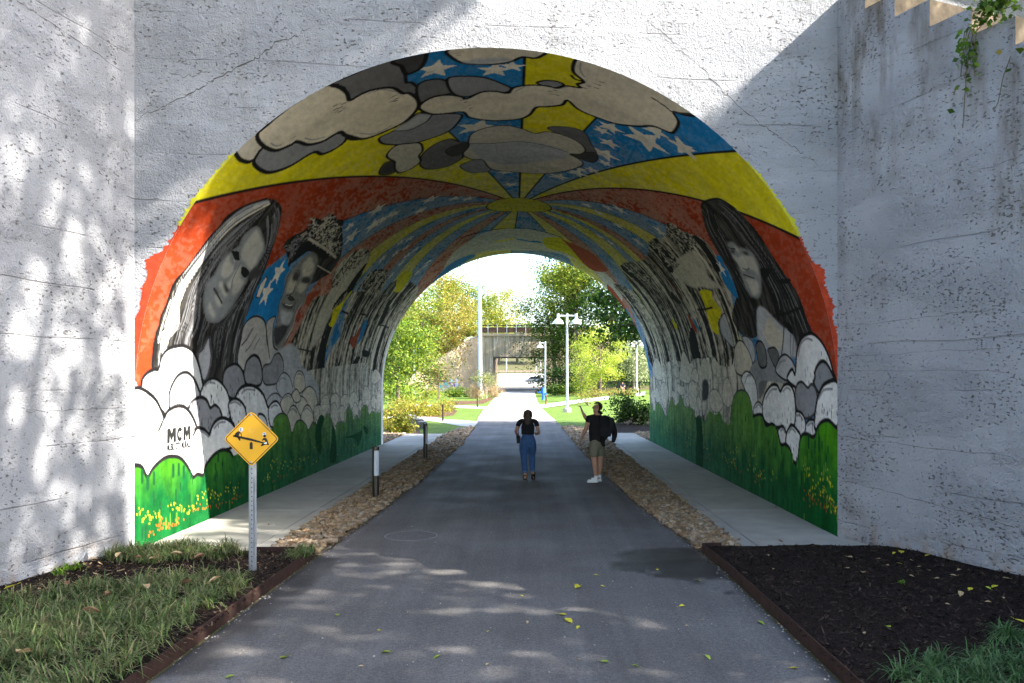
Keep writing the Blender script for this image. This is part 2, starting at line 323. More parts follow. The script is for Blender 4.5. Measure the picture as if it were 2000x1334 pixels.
MURAL = '''\
S blk 5|1001,2121 1012,1614 1024,1107
S blk 4|1014,2123 1104,1623 1194,1124
S blk 5|1028,2126 1201,1650 1375,1173
S blk 6|1038,2131 1287,1660 1535,1189
S blk 3|1054,2142 1210,1963 1366,1784
S blk 4|984,2123 906,1672 829,1221
S blk 6|963,2129 727,1624 492,1119
S blk 3|947,2139 773,1916 600,1693
S blk 3|930,2157 721,2006 511,1856
S blk 2.5|920,2174 728,2094 537,2015
S blk 2.5|915,2194 709,2165 504,2135
S blk 2.5|1067,2156 1234,2032 1401,1909
S blk 2.5|1076,2172 1243,2097 1410,2023
S blk 2.5|1084,2200 1241,2189 1398,2178
S blk 2|1083,2218 1239,2240 1395,2262
S blk 2|915,2218 759,2240 603,2262
S blk 2|919,2235 771,2289 623,2343
S blk 2|927,2253 795,2338 663,2424
S blk 2.5|939,2266 792,2413 645,2560
S blk 2.5|953,2278 815,2495 676,2712
S blk 3|967,2285 870,2524 774,2763
S blk 3|977,2288 936,2441 895,2593
S blk 3|994,2291 988,2419 981,2546
S blk 3|1018,2289 1047,2413 1075,2538
S blk 3|1031,2285 1127,2524 1223,2763
S blk 2.5|1042,2279 1175,2500 1308,2721
S blk 2.5|1057,2268 1198,2420 1340,2572
S blk 2|1072,2249 1209,2328 1345,2406
S blk 2|1079,2234 1228,2285 1377,2337
f bare 0|753,2748 809,2660 879,2567 969,2552 1039,2558 1112,2587 1194,2704 1304,2824 1405,2938 1428,3257 1274,2955 1149,2921 986,2979 853,2908 772,2950 674,3040
f bluef 0|817,2883 738,2881 660,2972 600,3033 619,3156 722,3024 820,2963
f yeld 0|1070,2698 1112,2615 1129,2611 1153,2676 1193,2822 1225,2915 1208,2914 1153,2865 1092,2868
f redd 0|1129,2611 1151,2636 1190,2639 1231,2644 1279,2701 1314,2770 1274,2942 1225,2915 1168,2736
f redd 0|1339,3019 1392,3029 1473,3119 1476,3237 1392,3221
f bluef 0|1449,3070 1556,3148 1641,3112 1701,3060 1700,3112 1638,3206 1548,3278
f yel 0|903,2747 949,2737 972,2723 972,2749 918,2768
f bluef 0|987,2729 1025,2761 1059,2751 1067,2782 1025,2784 987,2753
s blk 9|819,2538 881,2536 934,2539 987,2542 1039,2552 1093,2580 1127,2594
s dk 4|781,2621 819,2538 864,2532
x cream 0.34 0.3|889,1215
x cream 0.3 0.1|976,1244
x cream 0.22 0|1003,1230
x cream 0.45 0.4|931,1516
x cream 0.28 0.2|1172,1419
x cream 0.2 0.5|1160,1451
x cream 0.5 0.3|1237,1400
x cream 0.26 0.1|1179,1505
x cream 0.36 0.2|1177,1581
x cream 0.33 0.7|1298,1333
x cream 0.3 0.2|1245,1336
x cream 0.3 0.5|1297,1331
x cream 0.2 0.5|1184,1636
x cream 0.3 0.2|1132,1783 1094,1852
x cream 0.22 0.8|1164,1721 1138,1746 972,1855 981,1975
x cream 0.32 0.4|643,1876
x cream 0.2 0.2|605,1758
x cream 0.3 0.9|591,1824
x cream 0.2 0.3|688,1896 696,1910
x cream 0.28 0.4|786,1951 673,1796
x cream 0.2 0.2|752,2004 666,1894
x cream 0.25 0.2|1253,1936
x cream 0.25 0.6|1337,2111 1361,1872
x cream 0.2 0.2|1175,2046 1223,1980
x cream 0.2 0.5|1210,2070 1269,2095 1274,2338 1238,2341
x cream 0.2 0.5|685,2208 660,2180 661,2271 631,2243 596,2183 679,2365 649,2361 623,2385 574,2407
x cream 0.2 0.2|665,2657 633,2655 684,2633
x cream 0.22 0.3|782,1950 840,2025 872,2068 749,2011
f cl5 0|581,1115 581,1142 583,1182 595,1189 621,1162 622,1130 598,1124
s blk 7|580,1127 577,1150 581,1175 590,1184
o gr2 7 blk|590,1184 583,1206 586,1248 601,1277 623,1298 659,1314 667,1343 689,1357 712,1350 714,1315 654,1235 621,1179
o gr3 6 blk|752,1217 755,1169 741,1137 773,1142 834,1145 844,1192 841,1236 848,1242 855,1278 844,1293 824,1284 814,1258 781,1231
o gr4 7 blk|835,1149 879,1143 881,1166 868,1199 848,1209 844,1196 843,1174
o cl 7 blk|618,1135 613,1173 620,1214 641,1234 652,1241 661,1276 681,1300 704,1305 714,1311 718,1355 730,1376 714,1324 727,1370 745,1395 778,1403 812,1396 840,1359 847,1321 839,1282 829,1273 818,1239 792,1220 770,1217 753,1218 755,1191 751,1163 744,1146 749,1151 732,1131 703,1131 673,1131 638,1132
s gr2 2.5|664,1247 672,1273 688,1289
s gr2 2.5|623,1183 625,1202 631,1211
s gr2 2.5|737,1357 759,1392 787,1390
s gr2 2|783,1225 804,1233 820,1258
o gr3 5 blk|854,1262 875,1250 896,1262 907,1294 902,1324 872,1323 853,1334 848,1322
o gr2 5 blk|902,1261 930,1261 960,1275 984,1301 1000,1325 988,1342 956,1334 926,1351 904,1325
o gr2 5 blk|760,1420 785,1418 811,1404 840,1377 856,1400 904,1428 907,1453 880,1510 840,1525 800,1513 763,1461
f gr1 0|788,1417 817,1402 842,1388 859,1407 839,1434 805,1438
s blk 3|787,1417 814,1443 846,1430 859,1407
o gr2 5 blk|1041,1294 1052,1278 1072,1274 1083,1284 1067,1304
o cl 6 blk|844,1353 866,1327 895,1329 917,1348 924,1361 950,1337 974,1337 993,1346 1003,1320 1030,1304 1058,1300 1073,1303 1086,1286 1109,1280 1104,1268 1113,1251 1096,1225 1094,1194 1100,1168 1127,1154 1188,1167 1246,1174 1288,1184 1273,1211 1257,1225 1271,1248 1273,1289 1267,1309 1239,1322 1215,1358 1180,1390 1141,1393 1112,1380 1092,1349 1084,1376 1060,1397 1040,1409 1029,1450 1010,1478 977,1487 948,1480 921,1455 912,1422 880,1413 857,1396
s blk 5|1093,1238 1099,1249 1112,1252
s dk 4|1219,1216 1241,1221 1257,1225 1281,1193
s gr2 2.5|1104,1182 1105,1209 1113,1232
s gr2 2|1024,1308 1006,1337
s gr2 2|1076,1304 1089,1291
o cl 6 blk|913,1156 916,1182 929,1207 950,1219 976,1222 1000,1213 1019,1193 1035,1194 1045,1185 1050,1164 1005,1151 954,1148
f gr1 0|929,1204 951,1199 993,1199 1003,1208 976,1217 950,1216
o gr3 3 dk|1063,1520 1095,1488 1129,1490 1147,1545 1161,1589 1167,1633 1153,1672 1113,1653 1139,1589
o gr4 3 blk|1113,1650 1137,1616 1162,1595 1166,1641 1152,1669
o gr2 3 dk|878,1761 899,1735 926,1736 941,1831 900,1833
o cl5 4 dk|907,1608 917,1554 946,1526 983,1516 1016,1536 1039,1557 1063,1536 1098,1543 1127,1565 1140,1601 1131,1636 1110,1656 1138,1682 1137,1726 1097,1810 1041,1861 972,1847 941,1816 928,1737 908,1726 891,1674
f gr1 0|909,1609 958,1628 1029,1613 1106,1646 1086,1716 990,1794 937,1755 918,1690
s dk 3|909,1612 958,1628 1011,1617 1065,1630 1106,1646
o gr3 4 blk|812,1609 842,1568 875,1556 890,1585 907,1608 891,1674 887,1704 852,1737 815,1715 802,1668
o gr4 3 blk|865,1615 906,1601 903,1643 878,1677 862,1650
o cl5 5 blk|754,1523 778,1494 803,1512 821,1534 819,1579 808,1603 806,1640 783,1662 757,1653 754,1600 761,1578
o gr4 4 blk|725,1586 744,1555 759,1575 748,1636 728,1612
d dk 2 1 .3 .3 .03 1|810,1274 816,1272 818,1286 812,1288 822,1282 808,1289 815,1293
d dk 2 1 .3 .3 .03 1|736,1214 742,1219 736,1226 729,1221 740,1233 732,1236
d dk 2 1 .3 .3 .03 1|1119,1258 1127,1248 1136,1249 1117,1275 1126,1269 1134,1262 1140,1234 1122,1263
d dk 2 1 .3 .3 .03 1|1062,1322 1069,1315 1076,1320 1066,1333 1074,1334
d dk 2 1 .3 .3 .03 1|916,1364 922,1376 925,1395 917,1401 927,1410 931,1402
d dk 2 1 .3 .3 .03 1|924,1172 932,1168 926,1180
d dk 2 1 .3 .3 .03 1|730,1210 735,1225 743,1220 728,1230 741,1238
d dk 2 1 .3 .3 .03 1|652,1222 655,1233 651,1234
f grit 0|455,1949 503,1890 541,1903 570,1932 586,1969 589,2043 561,2088 521,2132 478,2131 420,2126 368,2088 284,2104 199,2079 205,2079 209,1805 293,1781 366,1838 424,1857
f cream5 0|455,1949 507,1942 540,1961 568,1992 582,2048 550,2084 509,2089 471,2076 396,2050 340,2021 315,1972 374,1947 433,1945
f grit 0|489,2219 516,2184 554,2193 577,2292 577,2356 550,2406 517,2439 514,2463 366,2513 303,2520 195,2314 198,2125 285,2135 328,2184 372,2219 435,2168 478,2140
f grit 0|514,2463 565,2493 591,2627 586,2939 470,2992 392,2992 319,3000 276,2995 183,3005 195,2314 293,2485 389,2476
f black 0|380,2105 367,2074 302,2054 200,2064 205,2064 155,2072 126,2110 185,2125 264,2106 264,2122 324,2105 361,2105
f black 0|421,2634 436,2653 480,2617 510,2622 482,2684 437,2705 418,2667
f black 0|266,2428 302,2477 306,2540 269,2479 239,2438
f black 0|328,2541 329,2635 315,2676 308,2586
f black 0|476,2082 520,2079 564,2089 526,2118 478,2138
f black 0|415,2044 431,2057 472,2091 468,2064 438,2044 422,2039
s black 6|421,2141 420,2215
s black 5|432,2350 435,2421
s dk 5|418,2639 423,2739 422,2845
s dk 4|303,1775 306,1862 304,1973
f yel 0|476,2126 461,2115 442,2102 425,2067 412,2057 392,2072 377,2069 376,2111 400,2125 422,2122 448,2124 478,2140
f bluef 0|389,2142 371,2134 350,2135 326,2152 338,2190 359,2218 370,2186
f redd 0|394,2411 370,2398 358,2353 340,2365 329,2429 352,2433 377,2440
f bluef 0|425,2453 399,2437 372,2447 344,2459 370,2495 405,2493
f redd 0|448,1869 434,1809 419,1800 406,1826 406,1845 427,1852 442,1880
f redd 0|387,1784 374,1781 364,1805 375,1816 387,1802
f yeld 0|573,2517 549,2585 538,2596 549,2675 581,2668 621,2613 610,2504
c black/cream5 3 140 12 5|483,2174 544,2164 575,2299 551,2414 514,2413
c black/cream5/dk 3 110 10 6|506,1907 540,1936 580,1969 584,2048 554,2035 513,2008 463,1963
P bankw 0|50,1750 50,3020 230,3020 290,2600 260,2000 220,1750
f blue 0|480,1564 459,1523 435,1493 408,1487 376,1488 346,1487 360,1536 359,1572 351,1603 366,1654 395,1642 417,1635 442,1620 471,1600
x cream 0.3 0.2|449,1562 404,1549
P cream 0|433,1512 430,1522 392,1525 391,1506 415,1501
s dk 2|494,1519 463,1523 434,1517
S blk 2.5|433,1512 430,1522 392,1525 391,1506 415,1501 433,1512
f hat 0|497,1515 508,1513 522,1525 538,1552 558,1563 570,1549 574,1566 580,1598 597,1605 600,1640 596,1659 604,1695 589,1731 566,1803 539,1860 524,1871 496,1871 480,1843 463,1809 443,1733 504,1739 512,1643 481,1603 466,1601 486,1554
s blk 4|497,1515 508,1513 522,1525 538,1552 558,1563 570,1549 574,1566 580,1598 597,1605 600,1640 596,1659 604,1695 589,1731 566,1803 539,1860
c blk/cream5/cream5/gr2 2.6 230 14 7|556,1581 568,1551 576,1592 593,1600 600,1634 593,1669 599,1692 581,1737 564,1794 539,1847 535,1720 536,1611 533,1563 544,1564
c gr3/gr2 2 50 10 8|505,1518 534,1570 519,1582 485,1595 473,1586
s cream5 6|535,1607 535,1682 535,1759 531,1838
s cream5 3|496,1757 495,1824 495,1879
f black 0|522,1591 526,1648 531,1729 525,1796 515,1765 513,1708 515,1657 499,1633 485,1616 476,1602 492,1593
f face2 0|515,1676 504,1653 481,1631 461,1624 447,1611 418,1647 400,1643 379,1654 354,1666 322,1672 297,1701 297,1728 320,1764 355,1779 389,1771 412,1805 434,1780 459,1779 492,1757 512,1723
s dk 2.5|481,1631 461,1624 443,1625 417,1641 395,1642 364,1662 322,1672 297,1701 297,1728 320,1764 353,1781
f cream5 0|505,1688 495,1671 478,1673 463,1707 467,1747 489,1745
f cream5 0|457,1644 434,1645 417,1661 423,1689 447,1690
f cream5 0|450,1714 431,1714 428,1749 442,1766 455,1752
f gr4 0|451,1651 465,1652 462,1679 449,1687 445,1663
f gr4 0|450,1714 463,1722 464,1761 455,1769 449,1740
f dk 0|408,1680 416,1691 409,1731 404,1701
f gr4 0|396,1654 394,1692 398,1737 388,1728 386,1687
f cream 0|396,1664 395,1697 398,1730 393,1707
s dk 2.5|462,1679 435,1693 422,1698 412,1669
s dk 2|468,1654 468,1669 458,1689
s gr4 3|408,1740 383,1749 363,1727
f gr4 0|343,1662 349,1697 367,1752 330,1742 306,1702 322,1675
f gr1 0|380,1666 379,1709 383,1749 355,1749 356,1698
s gr1 5|407,1787 384,1775 353,1780 326,1759
s cream5 4|448,1897 409,1900 363,1926 317,1937
f hair 0|552,1315 559,1353 553,1394 537,1420 509,1451 472,1478 435,1493 398,1492 364,1493 343,1489 301,1490 267,1488 253,1451 230,1422 227,1359 237,1233 248,1162 280,1157 302,1159 312,1163 328,1163 345,1170 365,1170 381,1175 401,1193 435,1210 455,1218 477,1230 498,1236 522,1263
s blk 6|248,1162 280,1157 302,1159 312,1163 328,1163 345,1170 365,1170 381,1175 401,1193 435,1210 455,1218 477,1230 498,1236 522,1263 552,1315
t gr1/gr1/cl/gr2/dk 2.4 120 0 0.75 2|550,1323 520,1267 477,1234 434,1215 382,1181 345,1173 312,1167 273,1162 251,1166|549,1347 513,1312 477,1275 432,1252 387,1234 353,1223 316,1223 274,1208 246,1208
t gr3/gr2/black/dk 2.2 110 0.5 1 3|550,1323 520,1267 477,1234 434,1215 382,1181 345,1173 312,1167 273,1162 251,1166|524,1342 506,1333 463,1317 425,1288 396,1281 367,1274 327,1293 293,1278 253,1290
t black/gr3/black/dk 2.2 50 0 1 4|524,1342 506,1333 463,1317 425,1288 396,1281 367,1274 327,1293 293,1278 253,1290|438,1303 407,1295 385,1287 344,1306 328,1341 312,1325 247,1323
t gr3/gr2/black/dk 2.2 110 0 1 5|558,1356 541,1411 503,1456 456,1480 399,1486 342,1484 300,1479 267,1483|522,1370 495,1418 465,1449 424,1457 382,1435 343,1394 298,1397 246,1405
t black/dk/gr3 2.5 50 0 1 6|382,1435 357,1412 334,1377 315,1349 261,1362|424,1457 383,1449 345,1421 308,1416 262,1435
t cl/white/gr1 2.4 40 0 1 9|393,1193 371,1186 356,1186 314,1190 295,1168 276,1178|390,1206 368,1213 347,1209 316,1223 292,1195 277,1197
f gr3 0|506,1350 483,1325 464,1329 454,1316 439,1298 422,1292 406,1291 396,1279 382,1277 363,1285 346,1301 331,1325 330,1353 336,1381 355,1405 384,1426 407,1435 433,1435 456,1446 478,1440 500,1388
f fmid 0|504,1350 483,1330 465,1332 453,1321 438,1303 423,1297 407,1297 396,1283 382,1281 363,1289 348,1304 334,1327 333,1352 338,1375 356,1399 384,1418 408,1426 431,1426 434,1444 456,1444 478,1436 499,1387
f flite 0|501,1360 491,1398 480,1427 462,1432 445,1435 434,1429 437,1409 444,1384 446,1368 458,1351 473,1349 490,1354
f flite 0|444,1314 435,1329 430,1347 436,1356 423,1357 411,1348 406,1335 410,1319 421,1310 434,1309
f flite 0|437,1374 429,1386 415,1397 411,1422 401,1420 386,1406 384,1389 402,1383 390,1369 397,1357 413,1362 426,1368
f flite 0|400,1330 391,1350 384,1372 377,1363 387,1338 394,1321
f flite 0|379,1323 374,1343 365,1363 358,1356 366,1332
f flite 0|365,1311 358,1321 346,1347 338,1348 343,1328 354,1314
f black 0|452,1316 454,1347 445,1364 440,1347 446,1327
f black 0|433,1384 434,1407 428,1428 418,1420 421,1398
f gr4 0|432,1431 444,1442 442,1472 429,1478 418,1447 422,1428
f gr4 0|399,1339 389,1374 383,1364 391,1350
s dk 3.5|385,1311 378,1331 365,1363
s gr3 3|437,1372 412,1370 394,1379
f gr4 0|387,1314 380,1333 375,1334 380,1318
s gr2 3|464,1341 454,1348 442,1368
s flite 1.5|439,1341 435,1352 433,1348
f gr2 0|439,1348 430,1368 423,1357
o shirt 4 blk|267,1493 306,1492 333,1491 348,1507 357,1539 354,1583 339,1613 309,1641 280,1689 249,1641 283,1581 252,1535
o shirt 3 blk|347,1607 359,1621 364,1649 342,1653 305,1682 294,1723 271,1686 300,1653 328,1625
s dk 4|333,1541 314,1525 299,1501
s dk 2.5|324,1570 301,1549 289,1527
s dk 2.5|317,1592 303,1577 294,1570
s gr3 6|330,1537 316,1524
o gr1 3 dk|306,1345 287,1332 276,1315 260,1322 233,1346 250,1364 274,1367 291,1356
f gr1 0|245,1630 264,1656 284,1681 303,1739 314,1798 303,1869 271,1904 252,1981 222,2064 186,2064 149,1970 175,1665 217,1603
o gr2 4 dk|245,1636 264,1643 269,1680 286,1699 291,1732 268,1771 233,1759 225,1664
o gr2 5 blk|233,1428 253,1437 262,1464 263,1494 248,1527 218,1540 200,1492 212,1442
o gr2 6 blk|241,1534 256,1534 272,1543 283,1575 275,1611 249,1636 225,1627 225,1556
o gr1 3 dk|216,1732 237,1744 251,1777 240,1825 210,1851 192,1790
o cl5 3 dk|223,1859 249,1870 256,1897 247,1934 218,1952 204,1900
o gr1 3 dk|183,1665 201,1685 207,1732 193,1760 172,1732
o cl5 3 dk|180,1760 199,1782 205,1820 191,1851 168,1851 156,1805
o cl5 3 dk|194,1926 213,1952 219,1997 204,2045 170,2064 152,2007
o cl5 3 dk|172,1875 190,1892 196,1926 181,1970 161,1970 151,1917
o cl5 3 dk|200,1843 214,1875 206,1900 189,1917 183,1875
o cl5 3.5 dk|147,1805 171,1828 177,1859 164,1892 140,1909 115,1843
o cl5 3.5 dk|144,1917 169,1943 174,1979 157,2016 134,2025 112,1970
o cl5 3.5 dk|149,2025 169,2045 172,2084 158,2115 132,2115 113,2074
o clw 6 blk|217,1125 227,1131 236,1133 245,1147 250,1168 251,1180 268,1186 280,1203 286,1232 287,1261 279,1295 260,1320 237,1337 210,1343 189,1271 179,1201 200,1152
o gr1 6 blk|185,1211 191,1218 212,1218 227,1227 242,1247 247,1276 238,1304 220,1326 203,1335 188,1294 181,1242
o clw 5 blk|208,1333 227,1346 236,1371 237,1393 230,1422 213,1452 189,1464 164,1457 167,1395 186,1351
o clw 7 blk|194,1487 218,1513 225,1556 221,1603 206,1646 183,1671 172,1685 135,1698 117,1603 144,1492
f white 0|224,1107 223,1128 207,1174 179,1201 195,1246 180,1294 155,1326 143,1369 167,1423 163,1471 180,1518 135,1698 87,1603 71,1395 72,1306 89,1168 112,1104
o clw 6 blk|182,1459 197,1464 201,1492 193,1524 177,1545 140,1551 144,1492
o clw 5 blk|172,1678 186,1698 190,1732 178,1760 160,1771 138,1732 140,1691
o clw 5 blk|164,1615 167,1633 159,1659 141,1671 139,1640
o gr2 6 blk|188,1285 202,1306 207,1335 201,1360 188,1375 192,1395 182,1418 167,1425 159,1391 141,1369 152,1347 156,1318 175,1294
o white 6 blk|177,1197 189,1214 195,1246 192,1275 178,1300 156,1320 140,1310 122,1287 123,1207 137,1137 159,1128
o white 6 blk|228,1090 224,1107 224,1125 218,1149 207,1174 192,1191 179,1201 135,1155 112,1143 120,1097 161,1097
o clw 6 blk|143,1369 156,1382 165,1400 169,1428 163,1461 150,1487 116,1482 112,1423 101,1373 113,1318 129,1291 156,1318 154,1339
f white 0|166,1105 161,1178 155,1287 142,1310 137,1369 139,1423 118,1466 111,1418 91,1369 77,1343 78,1306 101,1279 119,1235 115,1181 99,1149 118,1116 119,1105
s blk 6|179,1201 189,1214 195,1246 192,1275 178,1300 158,1318 156,1310
s blk 6|179,1201 192,1191 207,1174 218,1149
s blk 6|143,1369 156,1382 165,1400 169,1428 163,1461 152,1484
s blk 6|143,1369 154,1347 158,1318
s white 4|276,1250 278,1261 273,1277
s white 4|277,1242 280,1252 278,1268
s white 4|233,1244 238,1258 238,1281
s gr2 4|225,1351 231,1367 229,1394
s gr2 4|210,1524 217,1551 215,1597
s gr2 4|195,1294 199,1310 199,1335 194,1351
s gr2 4|183,1377 187,1395 182,1413
s gr2 4|193,1466 195,1492 188,1518
s gr2 4|178,1698 182,1718 180,1739
s gr2 4|152,1326 149,1347 141,1366
s gr2 4|153,1391 161,1413 161,1442
s gr2 4|231,1745 239,1765 237,1795
s gr2 4|247,1883 250,1899 246,1921
s gr2 4|164,1820 170,1851 160,1884
s gr2 4|162,1934 167,1970 155,2007
s gr2 4|195,1782 200,1812 194,1835
d dk 1.7 16 8 7 0.025 16|201,1279
d dk 1.7 22 8 7 0.025 22|163,1369
d dk 1.7 14 8 7 0.025 14|166,1487
d dk 1.7 12 8 7 0.025 12|211,1347
d dk 1.7 12 8 7 0.025 12|211,1591
d dk 1.7 0 8 7 0.025 0|149,1568
d dk 1.7 24 8 7 0.025 24|111,1302
d dk 1.7 18 8 7 0.025 18|92,1326
d dk 1.7 14 8 7 0.025 14|130,1137
d dk 1.7 12 8 7 0.025 12|202,1377
d dk 1.7 10 8 7 0.025 10|190,1513
d dk 1.7 12 8 7 0.025 12|213,1471
o cl5 2.6 gr3|179,2199 195,2224 198,2259 189,2295 165,2305 147,2268 157,2224
o cl5 2.6 gr3|174,2314 190,2342 193,2381 185,2411 155,2401 144,2352
o cl5 2.6 gr3|166,2421 191,2442 199,2495 184,2539 158,2551 143,2484
o cl5 2.6 gr3|168,2608 202,2632 215,2675 198,2733 162,2746 146,2694 153,2632
o cl5 2.6 gr3|149,2759 174,2772 183,2806 168,2841 136,2827
o cl5 2.6 gr3|162,2841 191,2869 197,2906 184,2943 192,2989 158,2997 128,2898 125,2841
o cl5 2.6 gr3|142,2199 166,2207 173,2242 155,2277 129,2286 109,2259 120,2224
o cl5 2.6 gr3|137,2305 158,2314 162,2342 150,2371 125,2371 116,2333
o cl5 2.6 gr3|139,2474 160,2484 165,2511 151,2545 127,2551 119,2506
o cl5 2.6 gr3|155,2562 174,2585 163,2608 135,2585
o cl5 2.6 gr3|226,2784 263,2785 271,2835 259,2900 234,2910 221,2826
o cl5 2.6 gr3|156,2028 169,2042 170,2064 154,2087 132,2064
o cl5 2.6 gr3|170,2094 189,2118 196,2157 183,2182 155,2174 134,2102
f GREENL 0|118,1099 119,1116 114,1134 99,1149 107,1162 115,1181 121,1207 120,1235 114,1260 100,1283 86,1298 80,1306 83,1322 79,1345 90,1351 100,1369 109,1395 113,1428 108,1461 98,1479 102,1518 123,1603 135,1705 153,1718 163,1760 156,1805 137,1828 115,1845 137,1875 141,1917 127,1961 114,1981 131,2025 109,2074 114,2102 127,2118 146,2174 122,2216 97,2252 113,2268 118,2314 114,2371 155,2401 140,2463 115,2484 128,2528 114,2573 146,2608 152,2682 122,2720 130,2786 120,2855 126,2943 166,3012 -19,3036 -19,2759 -16,2259 -23,1665 -21,1287 -9,1122 -2,1097
s blk 6.5|118,1099 119,1116 114,1134 99,1149 107,1162 115,1181 121,1207 120,1235 114,1260 100,1283 86,1298 80,1306 83,1322 79,1345 90,1351 100,1369 109,1395 113,1428 108,1461 98,1477
s dk 3.5|135,1705 153,1718 163,1760 156,1805 137,1828 115,1845 137,1875 141,1917 127,1961 114,1981 131,2025 109,2074
s gr3 2.4|114,2102 127,2118 146,2174 122,2216 97,2252 113,2268 118,2314 114,2371 155,2401 140,2463 115,2484 128,2528 114,2573 146,2608 152,2682 122,2720
f dgreen 0|146,2094 117,2050 71,2050 44,2094 74,2110 106,2102 134,2133
f dgreen 0|115,2224 67,2207 19,2190 12,2259 75,2259
f dgreen 0|69,2352 69,2517 73,2608 43,2585 29,2539 53,2517 65,2411
f dgreen 0|89,2632 72,2707 55,2694 68,2645
f grit 0|1359,1769 1395,1728 1412,1695 1437,1649 1482,1642 1527,1636 1556,1682 1642,1729 1713,1738 1789,1792 1805,2397 1693,3027 1615,3046 1546,2983 1366,2941 1382,2806 1420,2705 1336,2534 1379,2217 1355,2010 1376,1873
f cream5 0|1446,2028 1435,1957 1436,1834 1442,1759 1476,1760 1510,1781 1539,1730 1532,1817 1520,1878 1507,1979 1464,2057 1445,2026 1446,1914
f black 0|1359,2059 1393,2066 1442,2093 1451,2043 1426,2032 1385,2030
f black 0|1336,2519 1388,2491 1431,2491 1423,2540 1380,2567 1349,2570
f black 0|1421,2009 1439,2059 1453,2071 1447,2034 1426,2011
f black 0|1411,1693 1435,1658 1462,1660 1497,1663 1511,1674 1498,1709 1462,1690 1434,1700
f black 0|1412,1697 1428,1665 1457,1661 1490,1677 1521,1702 1560,1716 1530,1711 1497,1708 1457,1701
f black 0|1601,2181 1633,2256 1675,2266 1712,2206 1688,2154 1653,2168 1619,2147
f black 0|1627,2221 1678,2203 1718,2209 1701,2157 1662,2155 1621,2158
f black 0|1489,2209 1509,2191 1530,2167 1526,2220 1506,2242
f black 0|1689,1817 1711,1837 1728,1814 1704,1804 1698,1772
f yel 0|1525,1922 1537,1827 1557,1843 1586,1811 1608,1876 1636,1903 1623,1955 1594,1958 1562,1939
f yeld 0|1554,1889 1556,1840 1577,1828 1573,1888
s black 5|1564,2029 1570,1944 1572,1878
f redd 0|1561,2161 1579,2141 1603,2120 1618,2132 1608,2159 1582,2168
f bluef 0|1579,2110 1594,2094 1614,2095 1611,2111 1592,2122
f yeld 0|1551,2383 1564,2372 1584,2356 1593,2394 1573,2403
s redd 3|1375,2172 1419,2175 1467,2156 1508,2135 1534,2132
s yeld 3|1314,2551 1359,2605 1411,2658 1464,2680 1507,2675
s cream5 5|1391,2551 1467,2538 1535,2519 1605,2523
c black/cream5/dk 3 150 10 15|1361,1778 1408,1696 1440,1719 1436,1834 1413,1848 1381,1842
c black/cream5 3 110 8 16|1356,2016 1372,1971 1442,1942 1451,2043 1403,2058
c black/cream5 3 110 8 17|1330,2479 1349,2382 1413,2407 1416,2252 1444,2280 1432,2392 1412,2485 1371,2514
c black/cream5/dk 3 90 7 18|1380,2853 1388,2733 1457,2696 1493,2724 1459,2900 1425,2908
P bankw 0|1928,1400 1928,3140 1738,3140 1678,2600 1718,2000 1758,1400
f hair 0|1388,1516 1384,1486 1392,1431 1404,1398 1430,1375 1462,1361 1490,1353 1516,1351 1548,1342 1573,1328 1591,1316 1611,1307 1648,1302 1672,1291 1682,1339 1685,1383 1657,1428 1629,1471 1607,1510 1610,1558 1654,1590 1657,1664 1639,1726 1605,1742 1570,1651 1575,1645 1532,1625 1503,1621 1478,1620 1442,1605 1414,1574
s blk 4|1388,1516 1384,1486 1392,1431 1404,1398 1430,1375
t black/black/dk/gr3 3.2 120 0 1 12|1408,1398 1438,1375 1471,1365 1511,1362 1552,1352 1597,1330 1647,1314 1667,1308|1406,1473 1441,1463 1481,1472 1514,1449 1560,1445 1596,1442 1629,1452 1649,1421
t gr3/black/black/black/dk 3 110 0 1 13|1391,1514 1420,1565 1451,1588 1488,1601 1535,1605 1582,1580 1603,1572 1648,1584|1407,1470 1441,1512 1471,1522 1493,1548 1528,1554 1568,1561 1584,1560 1609,1557
f fmid 0|1472,1537 1493,1548 1515,1548 1544,1564 1568,1566 1583,1548 1586,1507 1565,1468 1537,1441 1517,1433 1501,1447 1487,1486 1473,1502
f flite 0|1493,1548 1504,1520 1503,1484 1514,1449 1531,1447 1549,1465 1540,1472 1530,1499 1531,1535 1518,1541
f flite 0|1546,1550 1550,1510 1560,1486 1577,1500 1580,1537 1567,1547 1556,1542
f flite 0|1482,1504 1492,1496 1498,1502 1490,1509
f gr4 0|1484,1540 1487,1516 1493,1529 1490,1541
f gr4 0|1498,1480 1502,1459 1510,1457 1506,1478
s dk 3|1536,1545 1543,1522 1551,1495
s gr3 3|1525,1530 1531,1512 1530,1494
s dk 3|1474,1543 1481,1534 1487,1509
f black 0|1570,1382 1572,1344 1576,1318 1581,1324 1579,1370
f black 0|1541,1422 1550,1386 1558,1417 1563,1449 1547,1447
s black 5|1627,1459 1628,1404 1627,1359 1625,1308
f blue 0|1478,1644 1486,1618 1509,1633 1536,1633 1573,1648 1556,1682 1528,1694 1501,1667
x cream 0.2 0.3|1505,1659
f gr1 0|1611,1556 1605,1513 1629,1471 1648,1435 1662,1395 1683,1381 1705,1396 1701,1462 1698,1485 1686,1546 1662,1596
f cl5 0|1627,1499 1646,1466 1662,1440 1688,1470 1673,1537 1643,1558 1650,1542
s blk 4|1649,1424 1674,1446 1698,1468
s dk 2.5|1665,1397 1690,1415 1711,1416
s dk 2|1671,1388 1690,1400 1709,1410
f black 0|1641,1406 1653,1384 1665,1388 1656,1408
f bankw 0|1805,2397 1714,2332 1686,2243 1688,2138 1688,2012 1709,1947 1711,1837 1686,1794 1707,1671 1710,1557 1718,1414 1734,1260 1775,1229
